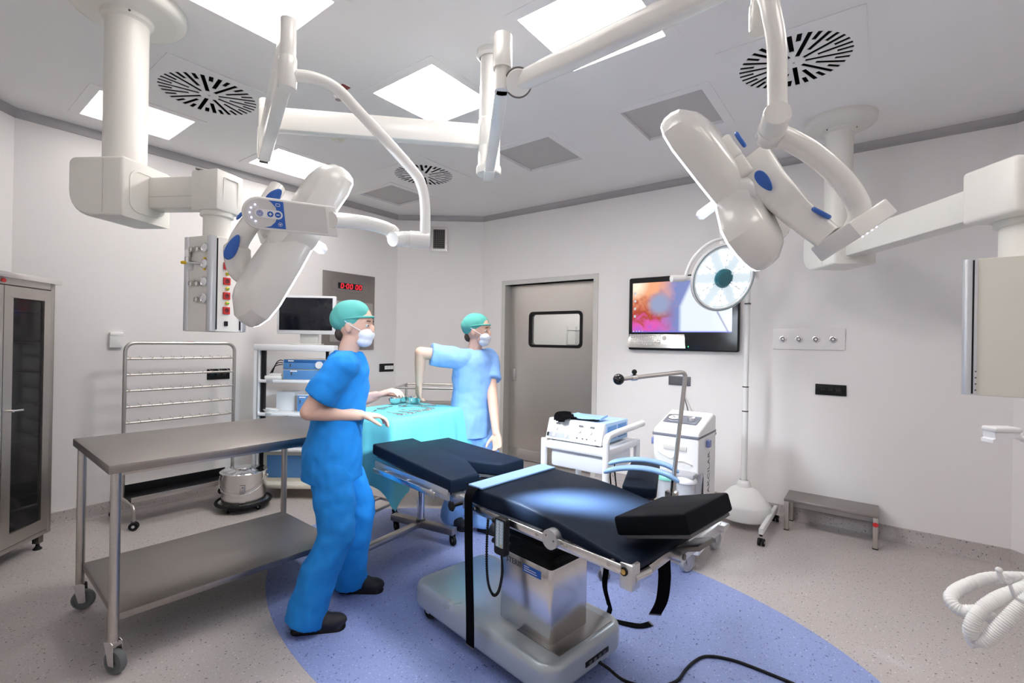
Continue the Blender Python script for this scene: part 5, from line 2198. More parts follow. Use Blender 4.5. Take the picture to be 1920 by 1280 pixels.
g.tube(fillet([(sx1 - .01, sy0 + .03, .80), (sx1 + .09, sy0 + .02, .80), (sx1 + .09, sy1 - .02, .80), (sx1 - .01, sy1 - .03, .80)], .05, 8), .013, 14)
g.build('push_handle', 'band_grey', t)
g = G()
g.text('AKCILAR', .068, Matrix.Translation((.03, sy0 - .0005, .575)) @ basis((0, -1, 0), (0, 0, 1)).to_4x4(), .001)
g.build('side_lettering', 'dark_grey', t)
g = G()
g.box((sx0 - .03, -.045, .60), (.10, .20, .035), .014)
g.build('canister_shelf', 'grey_plastic', t)
g = G()
g.box((sx0 - .004, .0, .755), (.006, .15, .03), .002)
g.build('front_recess', 'light_grey', t)
g = G()
g.tube(bez([(sx0 - .005, .11, .72), (sx0 - .02, .06, .70), (sx0 - .015, .02, .685), (sx0 - .005, .0, .70)], 6), .005, 8)
g.tube(bez([(sx0 - .005, -.11, .66), (sx0 - .02, -.06, .68), (sx0 - .015, -.02, .675), (sx0 - .005, 0, .70)], 6), .005, 8)
g.build('suction_tube', 'light_grey', t)
g = G()
g.box((.0, 0, .13), (.46, .34, .05), .015)
g.build('chassis', 'white_plastic', t)
for (x, y) in ((-.24, -.10), (.23, -.145), (-.24, .10), (.23, .145)):
    caster(t, (x, y, 0), .066, .032, 75, 'grey_plastic', 'grey_plastic', .135, hubm='light_grey')
    g = G()
    g.box((x * .95, y, .145), (.06, .05, .04), .012)
    g.build('caster_mount', 'white_plastic', t)
for k, (y, lab) in enumerate(((.035, 'clear suction jar with mint lid in front of the suction unit'), (-.085, 'clear suction jar behind the head rest, nearer the lettering'))):
    q = thing('suction_jar', lab, 'jar', (3.30 + sx0 - .04, 1.035 + y, .20))
    g = G()
    g.lathe([(0, 0), (.05, 0), (.053, .01), (.058, .36), (.056, .36), (.05, .012), (0, .012)], 28)
    g.build('jar', 'canister', q)
    g = G()
    g.lathe([(.066, .358), (.068, .368), (.06, .385), (.03, .40), (0, .402)], 28)
    g.build('lid', 'mint' if k == 0 else 'cool_white', q)
q = thing('unit_lead', 'thin dark lead hanging from the socket behind the steel rod', 'cord', (4.53, 1.44, 0))
g = G()
g.tube(bez([(4.53, 1.44, 1.05), (4.52, 1.43, .95), (4.40, 1.35, .80), (4.0, 1.2, .60), (3.56, 1.1, .50)], 8), .005, 8)
g.build('lead', 'dark_grey', q, world=True)

# ================================================================ ELECTROSURGICAL TROLLEY
t = thing('device_trolley', 'white tubular trolley with a drawer beside the steel door', 'trolley', (2.62, 1.285, 0))
tx_, ty_ = .46, .445
for (x, y, zt) in ((0, 0, .83), (tx_, 0, .78), (0, ty_, .795), (tx_, ty_, .78)):
    g = G()
    g.cyl((x, y, .10), (x, y, zt), .021, n=20)
    g.build('leg', 'white_plastic', t)
    caster(t, (x, y, 0), .036, .022, 30, 'light_grey', 'grey_rubber', .10)
g = G()
g.box((tx_ / 2, ty_ / 2, .757), (tx_ + .02, ty_ + .02, .045), .012)
g.build('top_tray', 'white_plastic', t)
g = G()
g.tube(fillet([(0, 0, .78), (0, 0, .855), (.10, 0, .865), (tx_ + .09, 0.0, .875)], .05, 8), .021, 18)
g.build('push_handle', 'white_plastic', t)
g = G()
g.box((tx_ / 2 + .005, ty_ / 2, .672), (tx_ - .07, ty_ - .055, .115), .016)
g.build('drawer', 'cool_white', t)
g = G()
g.box((tx_ / 2, ty_ / 2, .26), (tx_ + .01, ty_ + .01, .03), .01)
g.build('lower_tray', 'white_plastic', t)
# generator
q = thing('electrosurgery_unit', 'light blue generator with white sloping front on the trolley', 'generator', (2.66, 1.535, .781))
MQ = Matrix(((1, 0, 0, 0), (0, 0, 1, -.20), (0, 1, 0, 0), (0, 0, 0, 1)))
g = G()
g.prism([(.03, .012), (.38, .012), (.38, .135), (.05, .14)], .40, MQ, bev=.004)
g.build('case', mat('unit_blue', (.42, .62, .88), .4), q)
g = G()
g.prism([(-.015, .012), (.032, .012), (.052, .14), (.03, .14)], .404, Matrix(((1, 0, 0, 0), (0, 0, 1, -.202), (0, 1, 0, 0), (0, 0, 0, 1))), bev=.003)
fr = g.build('front', 'cool_white', q)
sl = math.atan2(.045, .128)
MF = Matrix.Translation((-.0155, 0, .012)) @ basis((-math.cos(sl), 0, math.sin(sl)), (0, -1, 0)).to_4x4()
g = G()
g.box((0, .028, .0), (.395, .032, .002), M=MF)
g.build('lower_strip', 'aluminium', fr)
for k, x in enumerate((-.125, .045, .125)):
    g = G()
    g.box((x, .105, .001), (.032, .013, .002), M=MF)
    g.build('display', 'dark_grey', fr)
    g = G()
    g.lathe([(.013, 0), (.012, .012), (0, .012)], 18, MF @ Matrix.Translation((x - .005, .072, 0)))
    g.build('dial', 'light_grey', fr)
g = G()
g.box((-.187, .028, .0015), (.014, .024, .004), M=MF)
g.build('mains_switch', 'black', fr)
for k, x in enumerate((-.14, -.05, .03, .07, .10, .16)):
    g = G()
    g.lathe([(.012 if k < 2 else .005, .0), (.012 if k < 2 else .005, .004), (0, .004)], 14, MF @ Matrix.Translation((x, .028, .001)))
    g.build('output_socket', 'light_grey' if k < 2 else 'dark_grey', fr)
for y in (-.2015,):
    for k in range(2):
        g = G()
        g.box((.14 + .15 * k, y, .075), (.13, .002, .085), .001)
        g.build('side_panel', 'blue_panel', q)
for (x, y) in ((.02, -.16), (.02, .16), (.34, -.16), (.34, .16)):
    g = G()
    g.cyl((x, y, 0), (x, y, .014), .012, n=14)
    g.build('rubber_foot', 'rubber', q)
# strap bundle on the generator
q = thing('strap_bundle', 'folded black straps with a light blue pad on the generator', 'strap', (2.80, 1.50, .922))
g = G()
P = [(-.02, .10, .022), (.0, .05, .010), (.01, 0, .006), (.01, -.06, .008), (.0, -.11, .022)]
rings = []
PB = bez(P, 5)
for i, p_ in enumerate(PB):
    tn = (PB[min(i + 1, len(PB) - 1)] - PB[max(i - 1, 0)]).normalized()
    w_ = Vector((1, 0, .12))
    n_ = tn.cross(w_).normalized()
    rings.append([p_ + w_ * a + n_ * b for a, b in rrect(.10, .012, .005, 3)])
g.loft(rings)
o = g.build('pad', 'gel_blue', q)
g = G()
band(g, bez([(-.05, -.10, .0105), (-.05, 0, .003), (-.05, .08, .003), (-.045, .12, .004)], 5), (1, 0, 0), .05, .004)
g.build('lower_webbing', 'webbing', q)
for k in range(3):
    g = G()
    band(g, bez([(-.06, .06 + .02 * k, .012 + .008 * k), (-.09, .09 + .02 * k, .014 + .010 * k), (-.155, .105 + .018 * k, .007 + .012 * k), (-.185, .10 + .015 * k, -.006 + .004 * k)], 5), (.3, 1, .1 + .3 * k), .045, .003)
    g.build('webbing', 'webbing', q)

# ================================================================ OVERBED INSTRUMENT TABLE WITH DRAPE
TB = Vector((2.165, 2.62, 0))
t = thing('instrument_table', 'chrome column overbed instrument table at the foot of the operating table', 'table', tuple(TB), 9)
colp = Vector((.18, -.04, 0))
g = G()
g.cyl(colp + Vector((0, 0, .10)), colp + Vector((0, 0, .90)), .026, n=28)
g.build('column', 'chrome', t)
g = G()
g.box((0, 0, .925), (.74, .52, .02), .004)
g.build('table_top', 'steel_sheet', t)
g = G()
g.box((.1, -.06, .905), (.5, .10, .03), .004)
g.build('top_bracket', 'steel', t)
g = G()
g.bar((-.41, -.01, .10), (.18, -.04, .10), .055, .03, .003)
g.build('long_foot', 'steel_h', t)
g = G()
g.bar((.18, -.34, .10), (.18, .22, .10), .06, .045, .003)
g.build('cross_foot', 'steel_sheet', t)
g = G()
g.cyl(colp + Vector((0, 0, .075)), colp + Vector((0, 0, .135)), .034, n=24)
g.build('column_foot', 'steel_dark', t)
for (x, y) in ((-.395, -.01), (.18, -.315), (.18, .20)):
    g = G()
    g.cyl((x, y, .075), (x, y, .10), .012, n=12)
    g.build('caster_stem', 'steel', t)
    caster(t, (x, y - .012, 0), .036, .02, -25, 'rubber', 'rubber', .078, double=False, hubm='grey_plastic')
# drape
random.seed(4)
q = thing('drape', 'turquoise sterile drape over the instrument table', 'drape', tuple(TB), 9)
NP = 120
def oval(s_):
    """rounded rectangle of half sizes .44 x .275, parameter 0..1 around, with arc-length spacing"""
    return rpts[int(s_ * NP) % NP]
poly = rrect(.765, .55, .02, 4)
per = []
for i in range(len(poly)):
    a, b = Vector(poly[i]), Vector(poly[(i + 1) % len(poly)])
    per.append((a - b).length)
tot = sum(per)
rpts = []
for k in range(NP):
    d = tot * k / NP
    i = 0
    while d > per[i]:
        d -= per[i]
        i += 1
    a, b = Vector(poly[i]), Vector(poly[(i + 1) % len(poly)])
    rpts.append(a.lerp(b, d / max(per[i], 1e-9)))
g = G()
rings = []
for s_ in (.02, .3, .6, .85, .97):
    rings.append([Vector((r_.x * s_, r_.y * s_, .9375 + .002 * math.sin(9 * r_.x * s_ + 7 * r_.y * s_))) for r_ in rpts])
rings.append([Vector((r_.x * 1.0, r_.y * 1.0, .935)) for r_ in rpts])
NR = 14
for j in range(1, NR + 1):
    f = j / NR
    row = []
    for k, r_ in enumerate(rpts):
        ang = math.atan2(r_.y, r_.x)
        nrm = Vector((r_.x / .38 ** 2, r_.y / .275 ** 2)).normalized()
        corner = abs(r_.x / .3825) ** 8 * abs(r_.y / .275) ** 8
        drop = .36 + .12 * corner + (.05 if r_.x < -.25 else 0) + .02 * math.sin(5 * ang + 1)
        wv = math.sin(k * 2 * math.pi * 13 / NP + 1.3 * math.sin(k * .21)) * .6 + math.sin(k * 2 * math.pi * 29 / NP) * .25
        off = .012 * min(1, f * 6) + f * .035 + wv * .020 * f ** .8 + corner * .07 * f
        row.append(Vector((r_.x + nrm.x * off, r_.y + nrm.y * off, .935 - drop * f)))
    rings.append(row)
g.loft(rings, cap=False)
g.f.append(tuple(range(NP)))
g.build('cloth', 'teal_drape', q, ang=80)
# instruments on the drape
def ontab(x, y, z=.9425):
    return TB + rz(9) @ Vector((x, y, z))
def bowl(x, y, r, h, label):
    q = thing('steel_bowl', label, 'bowl', tuple(ontab(x, y)), 0, 'bowls on the drape')
    g = G()
    g.lathe([(0, 0), (r * .5, 0), (r * .8, h * .35), (r, h * .95), (r * 1.06, h), (r * 1.06, h * 1.03), (r * .98, h), (r * .78, h * .38), (r * .48, .003), (0, .003)], 32)
    g.build('bowl', 'chrome', q)
    g = G()
    g.lathe([(0, h * .5), (r * .82, h * .5)], 24)
    g.build('liquid', 'teal_glass', q)
bowl(.175, .22, .050, .045, 'small steel bowl on the drape, leftmost of the three bowls')
bowl(.28, .235, .046, .045, 'small steel bowl on the drape, farthest back of the three bowls')
bowl(.28, .12, .052, .048, 'small steel bowl on the drape, nearest of the three bowls')
def clamp(x, y, a, ln, label, ratchet=True):
    q = thing('surgical_instrument', label, 'instrument', tuple(ontab(x, y, .9425)), a + 9, 'instruments laid on the drape')
    for s_ in (-1, 1):
        g = G()
        g.tube(bez([(ln * .5, 0, .004), (ln * .2, s_ * .002, .004 + .001 * s_), (0, -s_ * .004, .004 - .001 * s_), (-ln * .3, -s_ * .014, .004), (-ln * .38, -s_ * .015, .004)], 5), .0028, 8)
        g.tube([Vector((-ln * .45 + .016 * math.cos(b), -s_ * .017 + .011 * math.sin(b), .004)) for b in [2 * math.pi * i / 16 for i in range(16)]], .0026, 8, closed=True)
        g.build('blade' if not ratchet else 'clamp_half', 'chrome', q)
    g = G()
    g.cyl((.01, 0, 0), (.01, 0, .008), .005, n=12)
    g.build('pivot_screw', 'steel', q)
names = ['front row, leftmost', 'front row, second from the left', 'front row, third from the left', 'front row, fourth from the left', 'front row, at the right',
         'back row, by the bowls', 'back row, left', 'middle of the drape']
spots = [(-.20, -.12, 80), (-.12, -.13, 86), (-.04, -.12, 95), (.04, -.13, 90), (.14, -.10, 70), (.16, .10, 20), (-.02, .12, 10), (.22, -.02, 150)]
for nm, (x, y, a) in zip(names, spots):
    clamp(x, y, a, .16, 'steel surgical clamp on the drape, ' + nm)
def forceps(x, y, a, label):
    q = thing('forceps', label, 'instrument', tuple(ontab(x, y, .9425)), a + 9, 'instruments laid on the drape')
    for s_ in (-1, 1):
        g = G()
        band(g, bez([(-.07, 0, .004), (-.02, s_ * .007, .005), (.03, s_ * .005, .005), (.075, s_ * .0012, .004)], 5), (0, 0, 1), .007, .0018)
        g.build('tine', 'chrome', q)
forceps(.06, .02, -10, 'steel forceps lying across the middle of the drape')
forceps(-.22, .04, 30, 'steel forceps near the left end of the drape')

# ================================================================ STEEL TROLLEYS BEHIND
p = Vector((2.5834,3.2049,1.0283))
t = rot_thing('guard_rail_trolley', 'steel trolley with a guard rail behind the turquoise drape', 'trolley', (p.x, p.y), tuple(CR[:2]))
ww, dp = .80, .40
for (x, y) in ((0, 0), (ww, 0), (0, dp), (ww, dp)):
    g = G()
    g.cyl((x, y, .09), (x, y, 1.02), .011, n=14)
    g.build('leg', 'steel', t)
    caster(t, (x, y, 0), .036, .02, 20, 'steel_dark', 'rubber', .09)
g = G()
g.tube(fillet([(0, 0, 1.02), (ww, 0, 1.02), (ww, dp, 1.02), (0, dp, 1.02), (0, 0.001, 1.02)], .03, 5), .0085, 12)
g.build('guard_rail', 'steel', t)
for z in (.86, .30):
    g = G()
    g.box((ww / 2, dp / 2, z), (ww - .01, dp - .01, .02), .004)
    g.build('shelf', 'steel_sheet', t)
t = thing('wheeled_stand', 'low wheeled steel stand behind the walking person', 'stand', (2.28, 3.10, 0), 6)
for (x, y) in ((-.14, -.12), (.17, -.09), (-.14, .25), (.17, .28)):
    g = G()
    g.cyl((x, y, .075), (x, y, .13), .011, n=12)
    g.build('caster_stem', 'steel', t)
    caster(t, (x, y, 0), .030, .022, 15, 'rubber', 'rubber', .078)
g = G()
g.bar((-.14, -.12, .135), (.17, -.09, .135), .022, .022, .003)
g.bar((-.14, .25, .135), (.17, .28, .135), .022, .022, .003)
g.bar((-.14, -.12, .135), (-.14, .25, .135), .022, .022, .003)
g.bar((.17, -.09, .135), (.17, .28, .135), .022, .022, .003)
g.build('base_frame', 'steel', t)
g = G()
g.cyl((.015, .08, .13), (.015, .08, .60), .016, n=16)
g.bar((-.14, .08, .135), (.17, .08, .135), .03, .018, .003)
g.build('column', 'steel', t)
g = G()
g.lathe([(0, .60), (.15, .60), (.155, .605), (.155, .625), (.14, .63), (0, .63)], 28, Matrix.Translation((.015, .08, 0)))
g.build('round_tray', 'steel_sheet', t)

# ================================================================ BREATHING CIRCUIT (right edge)
def corrug(P, r, pitch=.007):
    R = []
    Q = []
    acc = 0
    for i, p_ in enumerate(P):
        if i:
            acc += (p_ - P[i - 1]).length
        R.append(r * (1 + .085 * math.sin(2 * math.pi * acc / pitch)))
    return R
def dense(pts, step):
    P = bez(pts, 40)
    out = [P[0]]
    acc = 0
    for a, b in zip(P, P[1:]):
        acc += (b - a).length
        if acc >= step:
            out.append(b)
            acc = 0
    return out
HS = 'corrugated white breathing hoses at the right edge'
for lab, pts, r in (('corrugated white breathing hose in a wide loop at the right edge, upper one',
                     [(2.393,-0.4544,0.6458), (2.3089,-0.3777,0.6592), (2.2209,-0.2959,0.6634), (2.1263,-0.2219,0.645), (2.0669,-0.1938,0.6254), (2.0448,-0.2142,0.6066), (2.0525,-0.257,0.6136), (2.1222,-0.2985,0.5744), (2.1592,-0.3137,0.5328), (2.1732,-0.299,0.4914), (2.1653,-0.2722,0.4761)], .0175),
                    ('corrugated white breathing hose curving down at the right edge, lower one',
                     [(2.132,-0.4103,0.7318), (2.0883,-0.3532,0.6983), (2.0444,-0.296,0.6696), (2.0106,-0.2518,0.6267), (1.9965,-0.2333,0.578), (2.0047,-0.2439,0.5492), (1.9963,-0.2658,0.5555), (1.9981,-0.3012,0.6155), (2.021,-0.3476,0.6845), (2.0435,-0.3935,0.7372)], .0185)):
    t = thing('breathing_hose', lab, 'hose', tuple(pts[0]), 0, HS)
    P = dense(pts, .0017)
    g = G()
    g.tube(P, corrug(P, r), 14)
    g.build('hose', 'hose', t, world=True, ang=80)
    g = G()
    e = P[-1]
    dd = (P[-1] - P[-4]).normalized()
    g.cyl(e - dd * .005, e + dd * .03, r * 1.05, n=18)
    g.build('cuff', 'white_plastic', t, world=True)
p = Vector((1.9441,-0.297,0.7633))
t = thing('hose_holder', 'white forked clip holding the breathing hoses', 'clip', tuple(p))
g = G()
a, b = Vector((1.9469,-0.2842,0.7889)), Vector((1.95,-0.2882,0.7644))
c_, d_ = Vector((1.9517,-0.3068,0.7529)), Vector((1.9542,-0.3102,0.7758))
g.tube(fillet([a, b, c_, d_], .012, 5), .0065, 12)
g.tube([c_, Vector((1.9614,-0.3194,0.7151)), Vector((1.9867,-0.3523,0.693)), Vector((2.0238,-0.4006,0.6864))], .005, 10)
g.build('fork', 'white_plastic', t, world=True)
for e in (a, d_):
    g = G()
    g.sphere(e, .0085, 12)
    g.build('prong_tip', 'white_plastic', t, world=True)
# flow sensor
p = Vector((2.1335,-0.3151,1.159))
t = thing('flow_sensor', 'small white flow sensor with hose at the right edge', 'sensor', tuple(p))
ux = (Vector((2.154,-0.3417,1.1596)) - p).normalized()
Mz = frame(p, Vector((0, 0, 1)), ux)
g = G()
g.box((-.003, 0, .013), (.085, .05, .016), .006, M=Mz, seg=3)
g.build('cover', 'white_plastic', t, world=True)
g = G()
g.prism([(-.045, .005), (.036, .005), (.036, -.010), (.008, -.014), (.0, -.026), (-.050, -.028), (-.050, -.018), (-.042, -.014)], .04,
        Mz @ Matrix(((1, 0, 0, 0), (0, 0, 1, -.02), (0, 1, 0, 0), (0, 0, 0, 1))), bev=.002)
g.build('body', 'cool_white', t, world=True)
g = G()
P = bez([p + ux * .03 + Vector((0, 0, -.003)), p + ux * .055 + Vector((0, 0, -.014)), p + ux * .085 + Vector((0, 0, -.03)), p + ux * .13 + Vector((0, 0, -.06))], 12)
g.tube(P, [.0085 * (1 + .15 * math.sin(i * .9)) for i in range(len(P))], 12)
g.build('connector_hose', 'hose', t, world=True)

# ================================================================ PEOPLE
def remesh_build(g, name, material, parent, vox=.007, smooth=6, ang=180, disp=0.0):
    me = bpy.data.meshes.new('tmp')
    me.from_pydata(g.v, [], g.f)
    b = bmesh.new()
    b.from_mesh(me)
    bmesh.ops.recalc_face_normals(b, faces=b.faces[:])
    b.to_mesh(me)
    b.free()
    ob = bpy.data.objects.new('tmp', me)
    COL.objects.link(ob)
    r = ob.modifiers.new('r', 'REMESH')
    r.mode = 'VOXEL'
    r.voxel_size = vox
    r.use_smooth_shade = True
    s = ob.modifiers.new('s', 'SMOOTH')
    s.iterations = smooth
    s.factor = .5
    if disp:
        tx = bpy.data.textures.new('folds', 'CLOUDS')
        tx.noise_scale = .09
        tx.noise_depth = 1
        d = ob.modifiers.new('d', 'DISPLACE')
        d.texture = tx
        d.texture_coords = 'LOCAL'
        d.strength = disp
        d.mid_level = .5
    dg = bpy.context.evaluated_depsgraph_get()
    m2 = bpy.data.meshes.new_from_object(ob.evaluated_get(dg), depsgraph=dg)
    m2.name = name
    bpy.data.objects.remove(ob)
    bpy.data.meshes.remove(me)
    m2.materials.clear()
    m2.materials.append(MATS[material])
    for p in m2.polygons:
        p.use_smooth = True
    o = bpy.data.objects.new(name, m2)
    COL.objects.link(o)
    o.parent = parent
    return o

def ik(a, c, l1, l2, pole):
    a, c = Vector(a), Vector(c)
    d = c - a
    L = min(d.length, (l1 + l2) * .999)
    x = d.normalized()
    p = Vector(pole)
    y = (p - x * p.dot(x)).normalized()
    ca = (l1 * l1 + L * L - l2 * l2) / (2 * l1 * L)
    ca = max(-1, min(1, ca))
    return a + x * (l1 * ca) + y * (l1 * math.sqrt(1 - ca * ca))
def limb(g, pts, rad, n=16):
    """tapered limb with round joints"""
    for p, r in zip(pts, rad):
        g.sphere(p, r * 1.0, 14)
    for i in range(len(pts) - 1):
        g.cyl(pts[i], pts[i + 1], rad[i], rad[i + 1], n)
def ell(c, rx, ry, n=24, tilt=(0, 0)):
    return [Vector((c[0] + rx * math.cos(2 * math.pi * k / n), c[1] + ry * math.sin(2 * math.pi * k / n), c[2] + tilt[0] * math.cos(2 * math.pi * k / n) + tilt[1] * math.sin(2 * math.pi * k / n))) for k in range(n)]
def hand(g, wrist, d, palm_n, curl=25, side=1):
    """palm + five fingers; d = pointing direction, palm_n = direction the palm faces, side=+1 thumb to d x palm_n"""
    w_, d, n = Vector(wrist), Vector(d).normalized(), Vector(palm_n)
    n = (n - d * n.dot(d)).normalized()
    s = d.cross(n) * side
    def pt(a, b, c_):
        return w_ + d * a + s * b + n * c_
    for b in (-.027, -.009, .009, .027):
        limb(g, [pt(.0, b * .55, 0), pt(.045, b * .9, -.002), pt(.088, b, -.002)], [.016, .0155, .0125], 10)
    for b, ln in ((-.030, .060), (-.0105, .074), (.0095, .080), (.0295, .070)):
        p = pt(.088, b, -.002)
        a0 = 0
        pts = [p]
        for j, fr in enumerate((.45, .32, .26)):
            a0 += math.radians(curl * (.7, 1.1, .8)[j])
            p = p + (d * math.cos(a0) + n * math.sin(a0)) * (ln * fr) + s * (b * .05)
            pts.append(p)
        limb(g, pts, [.0098, .0088, .0082, .0070], 10)
    tb = pt(.022, .030, .004)
    t1 = tb + (d * .62 + s * .70 + n * .30) * .038
    t2 = t1 + (d * .80 + s * .35 + n * .45) * .030
    t3 = t2 + (d * .88 + s * .05 + n * .45) * .024
    limb(g, [pt(.008, .012, .002), tb, t1, t2, t3], [.014, .0145, .0115, .0098, .0080], 10)

def person(label, loc, face, foot_r, foot_l, hand_r, hand_l, head_yaw, scrub, lean=.04, pole_r=(0, -1, -.4), pole_l=(0, -1, -.4), hd_r=None, hd_l=None, foot_yaw=(0, 0), scale=1.0):
    """local frame: x = the person's right, y = forward, z up"""
    f = Vector((face[0], face[1], 0)).normalized()
    x = Vector((f.y, -f.x, 0))
    t = thing('person', label, 'person', loc)
    Mw = Matrix((x, f, Vector((0, 0, 1)))).transposed().to_4x4()
    Mw.translation = Vector(loc)
    t.matrix_basis = Mw
    inv = Mw.inverted()
    L = lambda p: inv @ Vector(p)
    fr, fl = L(foot_r), L(foot_l)
    pel = Vector(((fr.x + fl.x) / 2, (fr.y + fl.y) / 2, .86 * scale))
    che = pel + Vector((0, lean * .7, .30 * scale))
    sho = pel + Vector((0, lean, .45 * scale))
    nek = pel + Vector((0, lean + .01, .53 * scale))
    hc_ = pel + Vector((0, lean + .04, .655 * scale))
    HR, HL = pel + Vector((.085, 0, -.02)), pel + Vector((-.085, 0, -.02))
    AR, AL = Vector((fr.x, fr.y, .085)), Vector((fl.x, fl.y, .085))
    KR = ik(HR, AR, .392 * scale, .392 * scale, (0, 1, 0))
    KL = ik(HL, AL, .392 * scale, .392 * scale, (0, 1, 0))
    SR, SL = sho + Vector((.165, 0, 0)), sho + Vector((-.165, 0, 0))
    WR, WL = L(hand_r), L(hand_l)
    ER = ik(SR, WR, .275 * scale, .25 * scale, pole_r)
    EL = ik(SL, WL, .275 * scale, .25 * scale, pole_l)
    # continuous body
    g = G()
    for H_, K_, A_ in ((HR, KR, AR), (HL, KL, AL)):
        limb(g, [H_, K_, A_], [.075, .050, .036])
    g.loft([ell(pel + Vector((0, 0, -.06)), .13, .09), ell(pel + Vector((0, 0, .02)), .15, .10), ell(pel + Vector((0, lean * .3, .12)), .125, .09),
            ell(che, .14, .095), ell(sho + Vector((0, 0, -.05)), .155, .09), ell(sho + Vector((0, 0, .03)), .10, .07)])
    limb(g, [sho + Vector((0, 0, -.02)), nek, hc_ + Vector((0, -.01, -.06))], [.06, .052, .052])
    for S_, E_, W_ in ((SR, ER, WR), (SL, EL, WL)):
        limb(g, [sho.lerp(S_, .5), S_, E_, E_.lerp(W_, .35), W_], [.06, .056, .041, .039, .027])
    Hd = Matrix.Translation(hc_) @ rz(head_yaw)
    g.sphere((0, 0, .02), 1, 24, Hd, (.072, .092, .105))
    g.sphere((0, .035, -.055), 1, 20, Hd, (.050, .052, .055))
    g.sphere((0, .092, -.018), 1, 12, Hd, (.012, .017, .026))
    g.sphere((0, .074, .024), 1, 12, Hd, (.050, .014, .011))
    for s_ in (-1, 1):
        g.sphere((s_ * .073, -.005, -.01), 1, 12, Hd, (.010, .020, .032))
    hd_r = hd_r or tuple(WR - ER)
    hd_l = hd_l or tuple(WL - EL)
    hand(g, WR, Vector(hd_r), (0, .2, -1) if abs(Vector(hd_r).normalized().z) < .8 else (-1, .2, 0), 28, -1)
    hand(g, WL, Vector(hd_l), (0, .2, -1) if abs(Vector(hd_l).normalized().z) < .8 else (1, .2, 0), 28, 1)
    body = remesh_build(g, 'body', 'skin', t, .0052, 4)
    # eyes
    for s_ in (-1, 1):
        g = G()
        g.sphere((s_ * .030, .0742, .000), .0105, 14, Hd)
        o = g.build('eye', 'eye_white', t)
        g = G()
        g.sphere((s_ * .030, .0825, .000), .0048, 10, Hd)
        g.build('iris', 'hair', o)
        g = G()
        g.box((s_ * .031, .0865, .024), (.028, .006, .005), .002, M=Hd @ Matrix.Translation((s_ * .031, .0865, .024)) @ rz(-s_ * 18) @ Matrix.Translation((-s_ * .031, -.0865, -.024)))
        g.build('eyebrow', 'hair', t)
    # scrub trousers
    g = G()
    g.loft([ell(pel + Vector((0, 0, -.14)), .165, .125), ell(pel + Vector((0, -.005, -.02)), .178, .135), ell(pel + Vector((0, 0, .08)), .155, .115)])
    for H_, K_, A_ in ((HR, KR, AR), (HL, KL, AL)):
        bt = A_ + Vector((0, -.012, -.045))
        md = K_.lerp(A_, .5) + Vector((0, -.015, 0))
        limb(g, [H_ + Vector((0, 0, -.03)), H_.lerp(K_, .5), K_, md], [.105, .102, .088, .088])
        g.cyl(md, bt, .088, .094, 20)
    remesh_build(g, 'scrub_trousers', scrub, t, .0075, 5, disp=.022)
    # scrub top
    g = G()
    g.loft([ell(pel + Vector((0, 0, -.15)), .190, .150), ell(pel + Vector((0, 0, .0)), .188, .146), ell(pel + Vector((0, lean * .3, .14)), .165, .130), ell(che, .175, .130),
            ell(sho + Vector((0, 0, -.03)), .185, .115), ell(sho + Vector((0, 0, .035)), .130, .092), ell(sho + Vector((0, .0, .06)), .080, .075)])
    for S_, E_ in ((SR, ER), (SL, EL)):
        limb(g, [sho.lerp(S_, .4) + Vector((0, 0, -.02)), S_ + Vector((0, 0, -.005))], [.085, .078])
        q = S_.lerp(E_, .72)
        g.cyl(S_, q, .078, .082, 20)
    remesh_build(g, 'scrub_top', scrub, t, .0075, 5, disp=.020)
    # neckline edge
    g = G()
    g.tube([sho + Vector((.068 * math.cos(a), .066 * math.sin(a) + .008, .062 - (.05 * max(0, math.sin(a)) ** 3))) for a in [2 * math.pi * k / 32 for k in range(32)]], .009, 10, closed=True)
    g.build('collar', scrub, t)
    # cap, mask, hair
    g = G()
    g.sphere((0, -.022, .052), 1, 28, Hd, (.090, .104, .088))
    g.sphere((0, -.060, .035), 1, 24, Hd, (.080, .075, .075))
    cap = remesh_build(g, 'surgical_cap', 'teal_cap', t, .007, 4, disp=.012)
    g = G()
    g.tube([Hd @ Vector((.083 * math.cos(a), -.005 + .098 * math.sin(a), .035 + .012 * math.sin(a))) for a in [2 * math.pi * k / 40 for k in range(40)]], .006, 8, closed=True)
    g.build('cap_band', 'teal_cap', t)
    g = G()
    g.sphere((0, .060, -.048), 1, 24, Hd, (.058, .042, .040))
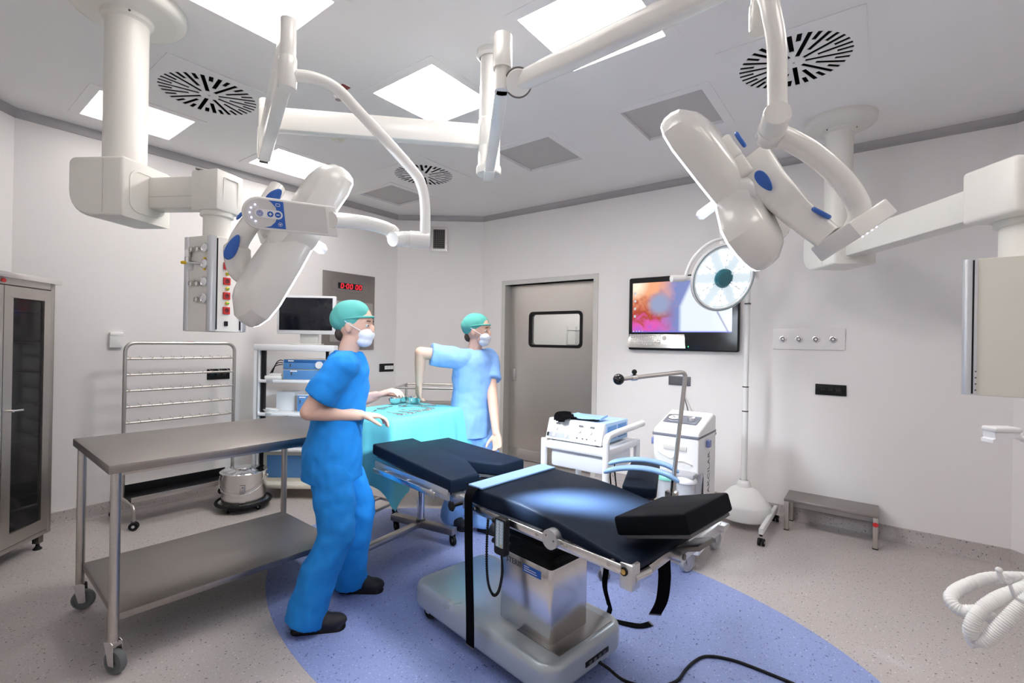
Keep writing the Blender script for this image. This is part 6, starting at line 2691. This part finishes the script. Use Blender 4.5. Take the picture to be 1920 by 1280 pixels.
    g.sphere((0, .050, -.078), 1, 24, Hd, (.050, .042, .036))
    mk = remesh_build(g, 'face_mask', 'mask', t, .006, 2)
    g = G()
    for s_ in (-1, 1):
        g.tube(bez([Hd @ Vector((s_ * .058, .06, -.03)), Hd @ Vector((s_ * .078, .02, -.005)), Hd @ Vector((s_ * .084, -.02, .02))], 6), .0022, 6)
    g.build('mask_loops', 'mask', t)
    g = G()
    g.sphere((0, -.075, -.045), 1, 18, Hd, (.055, .03, .04))
    remesh_build(g, 'hair', 'hair', t, .006, 2)
    # clogs
    for A_, yw in ((AR, foot_yaw[0]), (AL, foot_yaw[1])):
        Mf = Matrix.Translation((A_.x, A_.y, 0)) @ rz(yw)
        g = G()
        g.sphere((0, .115, .038), 1, 20, Mf, (.047, .075, .036))
        g.sphere((0, .05, .048), 1, 20, Mf, (.043, .085, .044))
        g.sphere((0, -.035, .050), 1, 20, Mf, (.040, .045, .050))
        g.box((0, .055, .012), (.078, .225, .022), .010, M=Mf, seg=3)
        sh = remesh_build(g, 'shoe', 'shoe', t, .006, 3)
        g = G()
        g.prism(rrect(.084, .252, .040, 6, 0, .056), .012, Mf, bev=.003)
        g.build('sole', 'rubber', sh)
    return t

f1 = rot2(CR, 12)
person('person in azure scrubs, cap and mask stepping towards the draped table', (1.43, 2.24, 0), f1[:2],
       (1.245, 2.185, 0), (1.60, 2.345, 0), (1.4559,2.0789,1.0356), (1.6249,2.1869,1.111), -18, 'scrubs_blue', lean=.06,
       pole_r=(.25, -1, -.5), pole_l=(-.25, -1, -.6), foot_yaw=(0, -12), scale=.985)
f2 = (CR * .75 - CF * .66)
person('person in azure scrubs painted paler for lamp light and blur, cap and mask leaning a hand on the instrument table', (2.69, 2.455, 0), f2[:2],
       (2.67, 2.595, 0), (2.73, 2.315, 0), (2.3651,2.6679,1.1035), (2.6509,2.1653,0.7644), 20, 'scrubs_blue_lit', lean=.02,
       pole_r=(.9, -.6, .0), pole_l=(-.6, -1, 0), foot_yaw=(-10, 5), scale=.99)
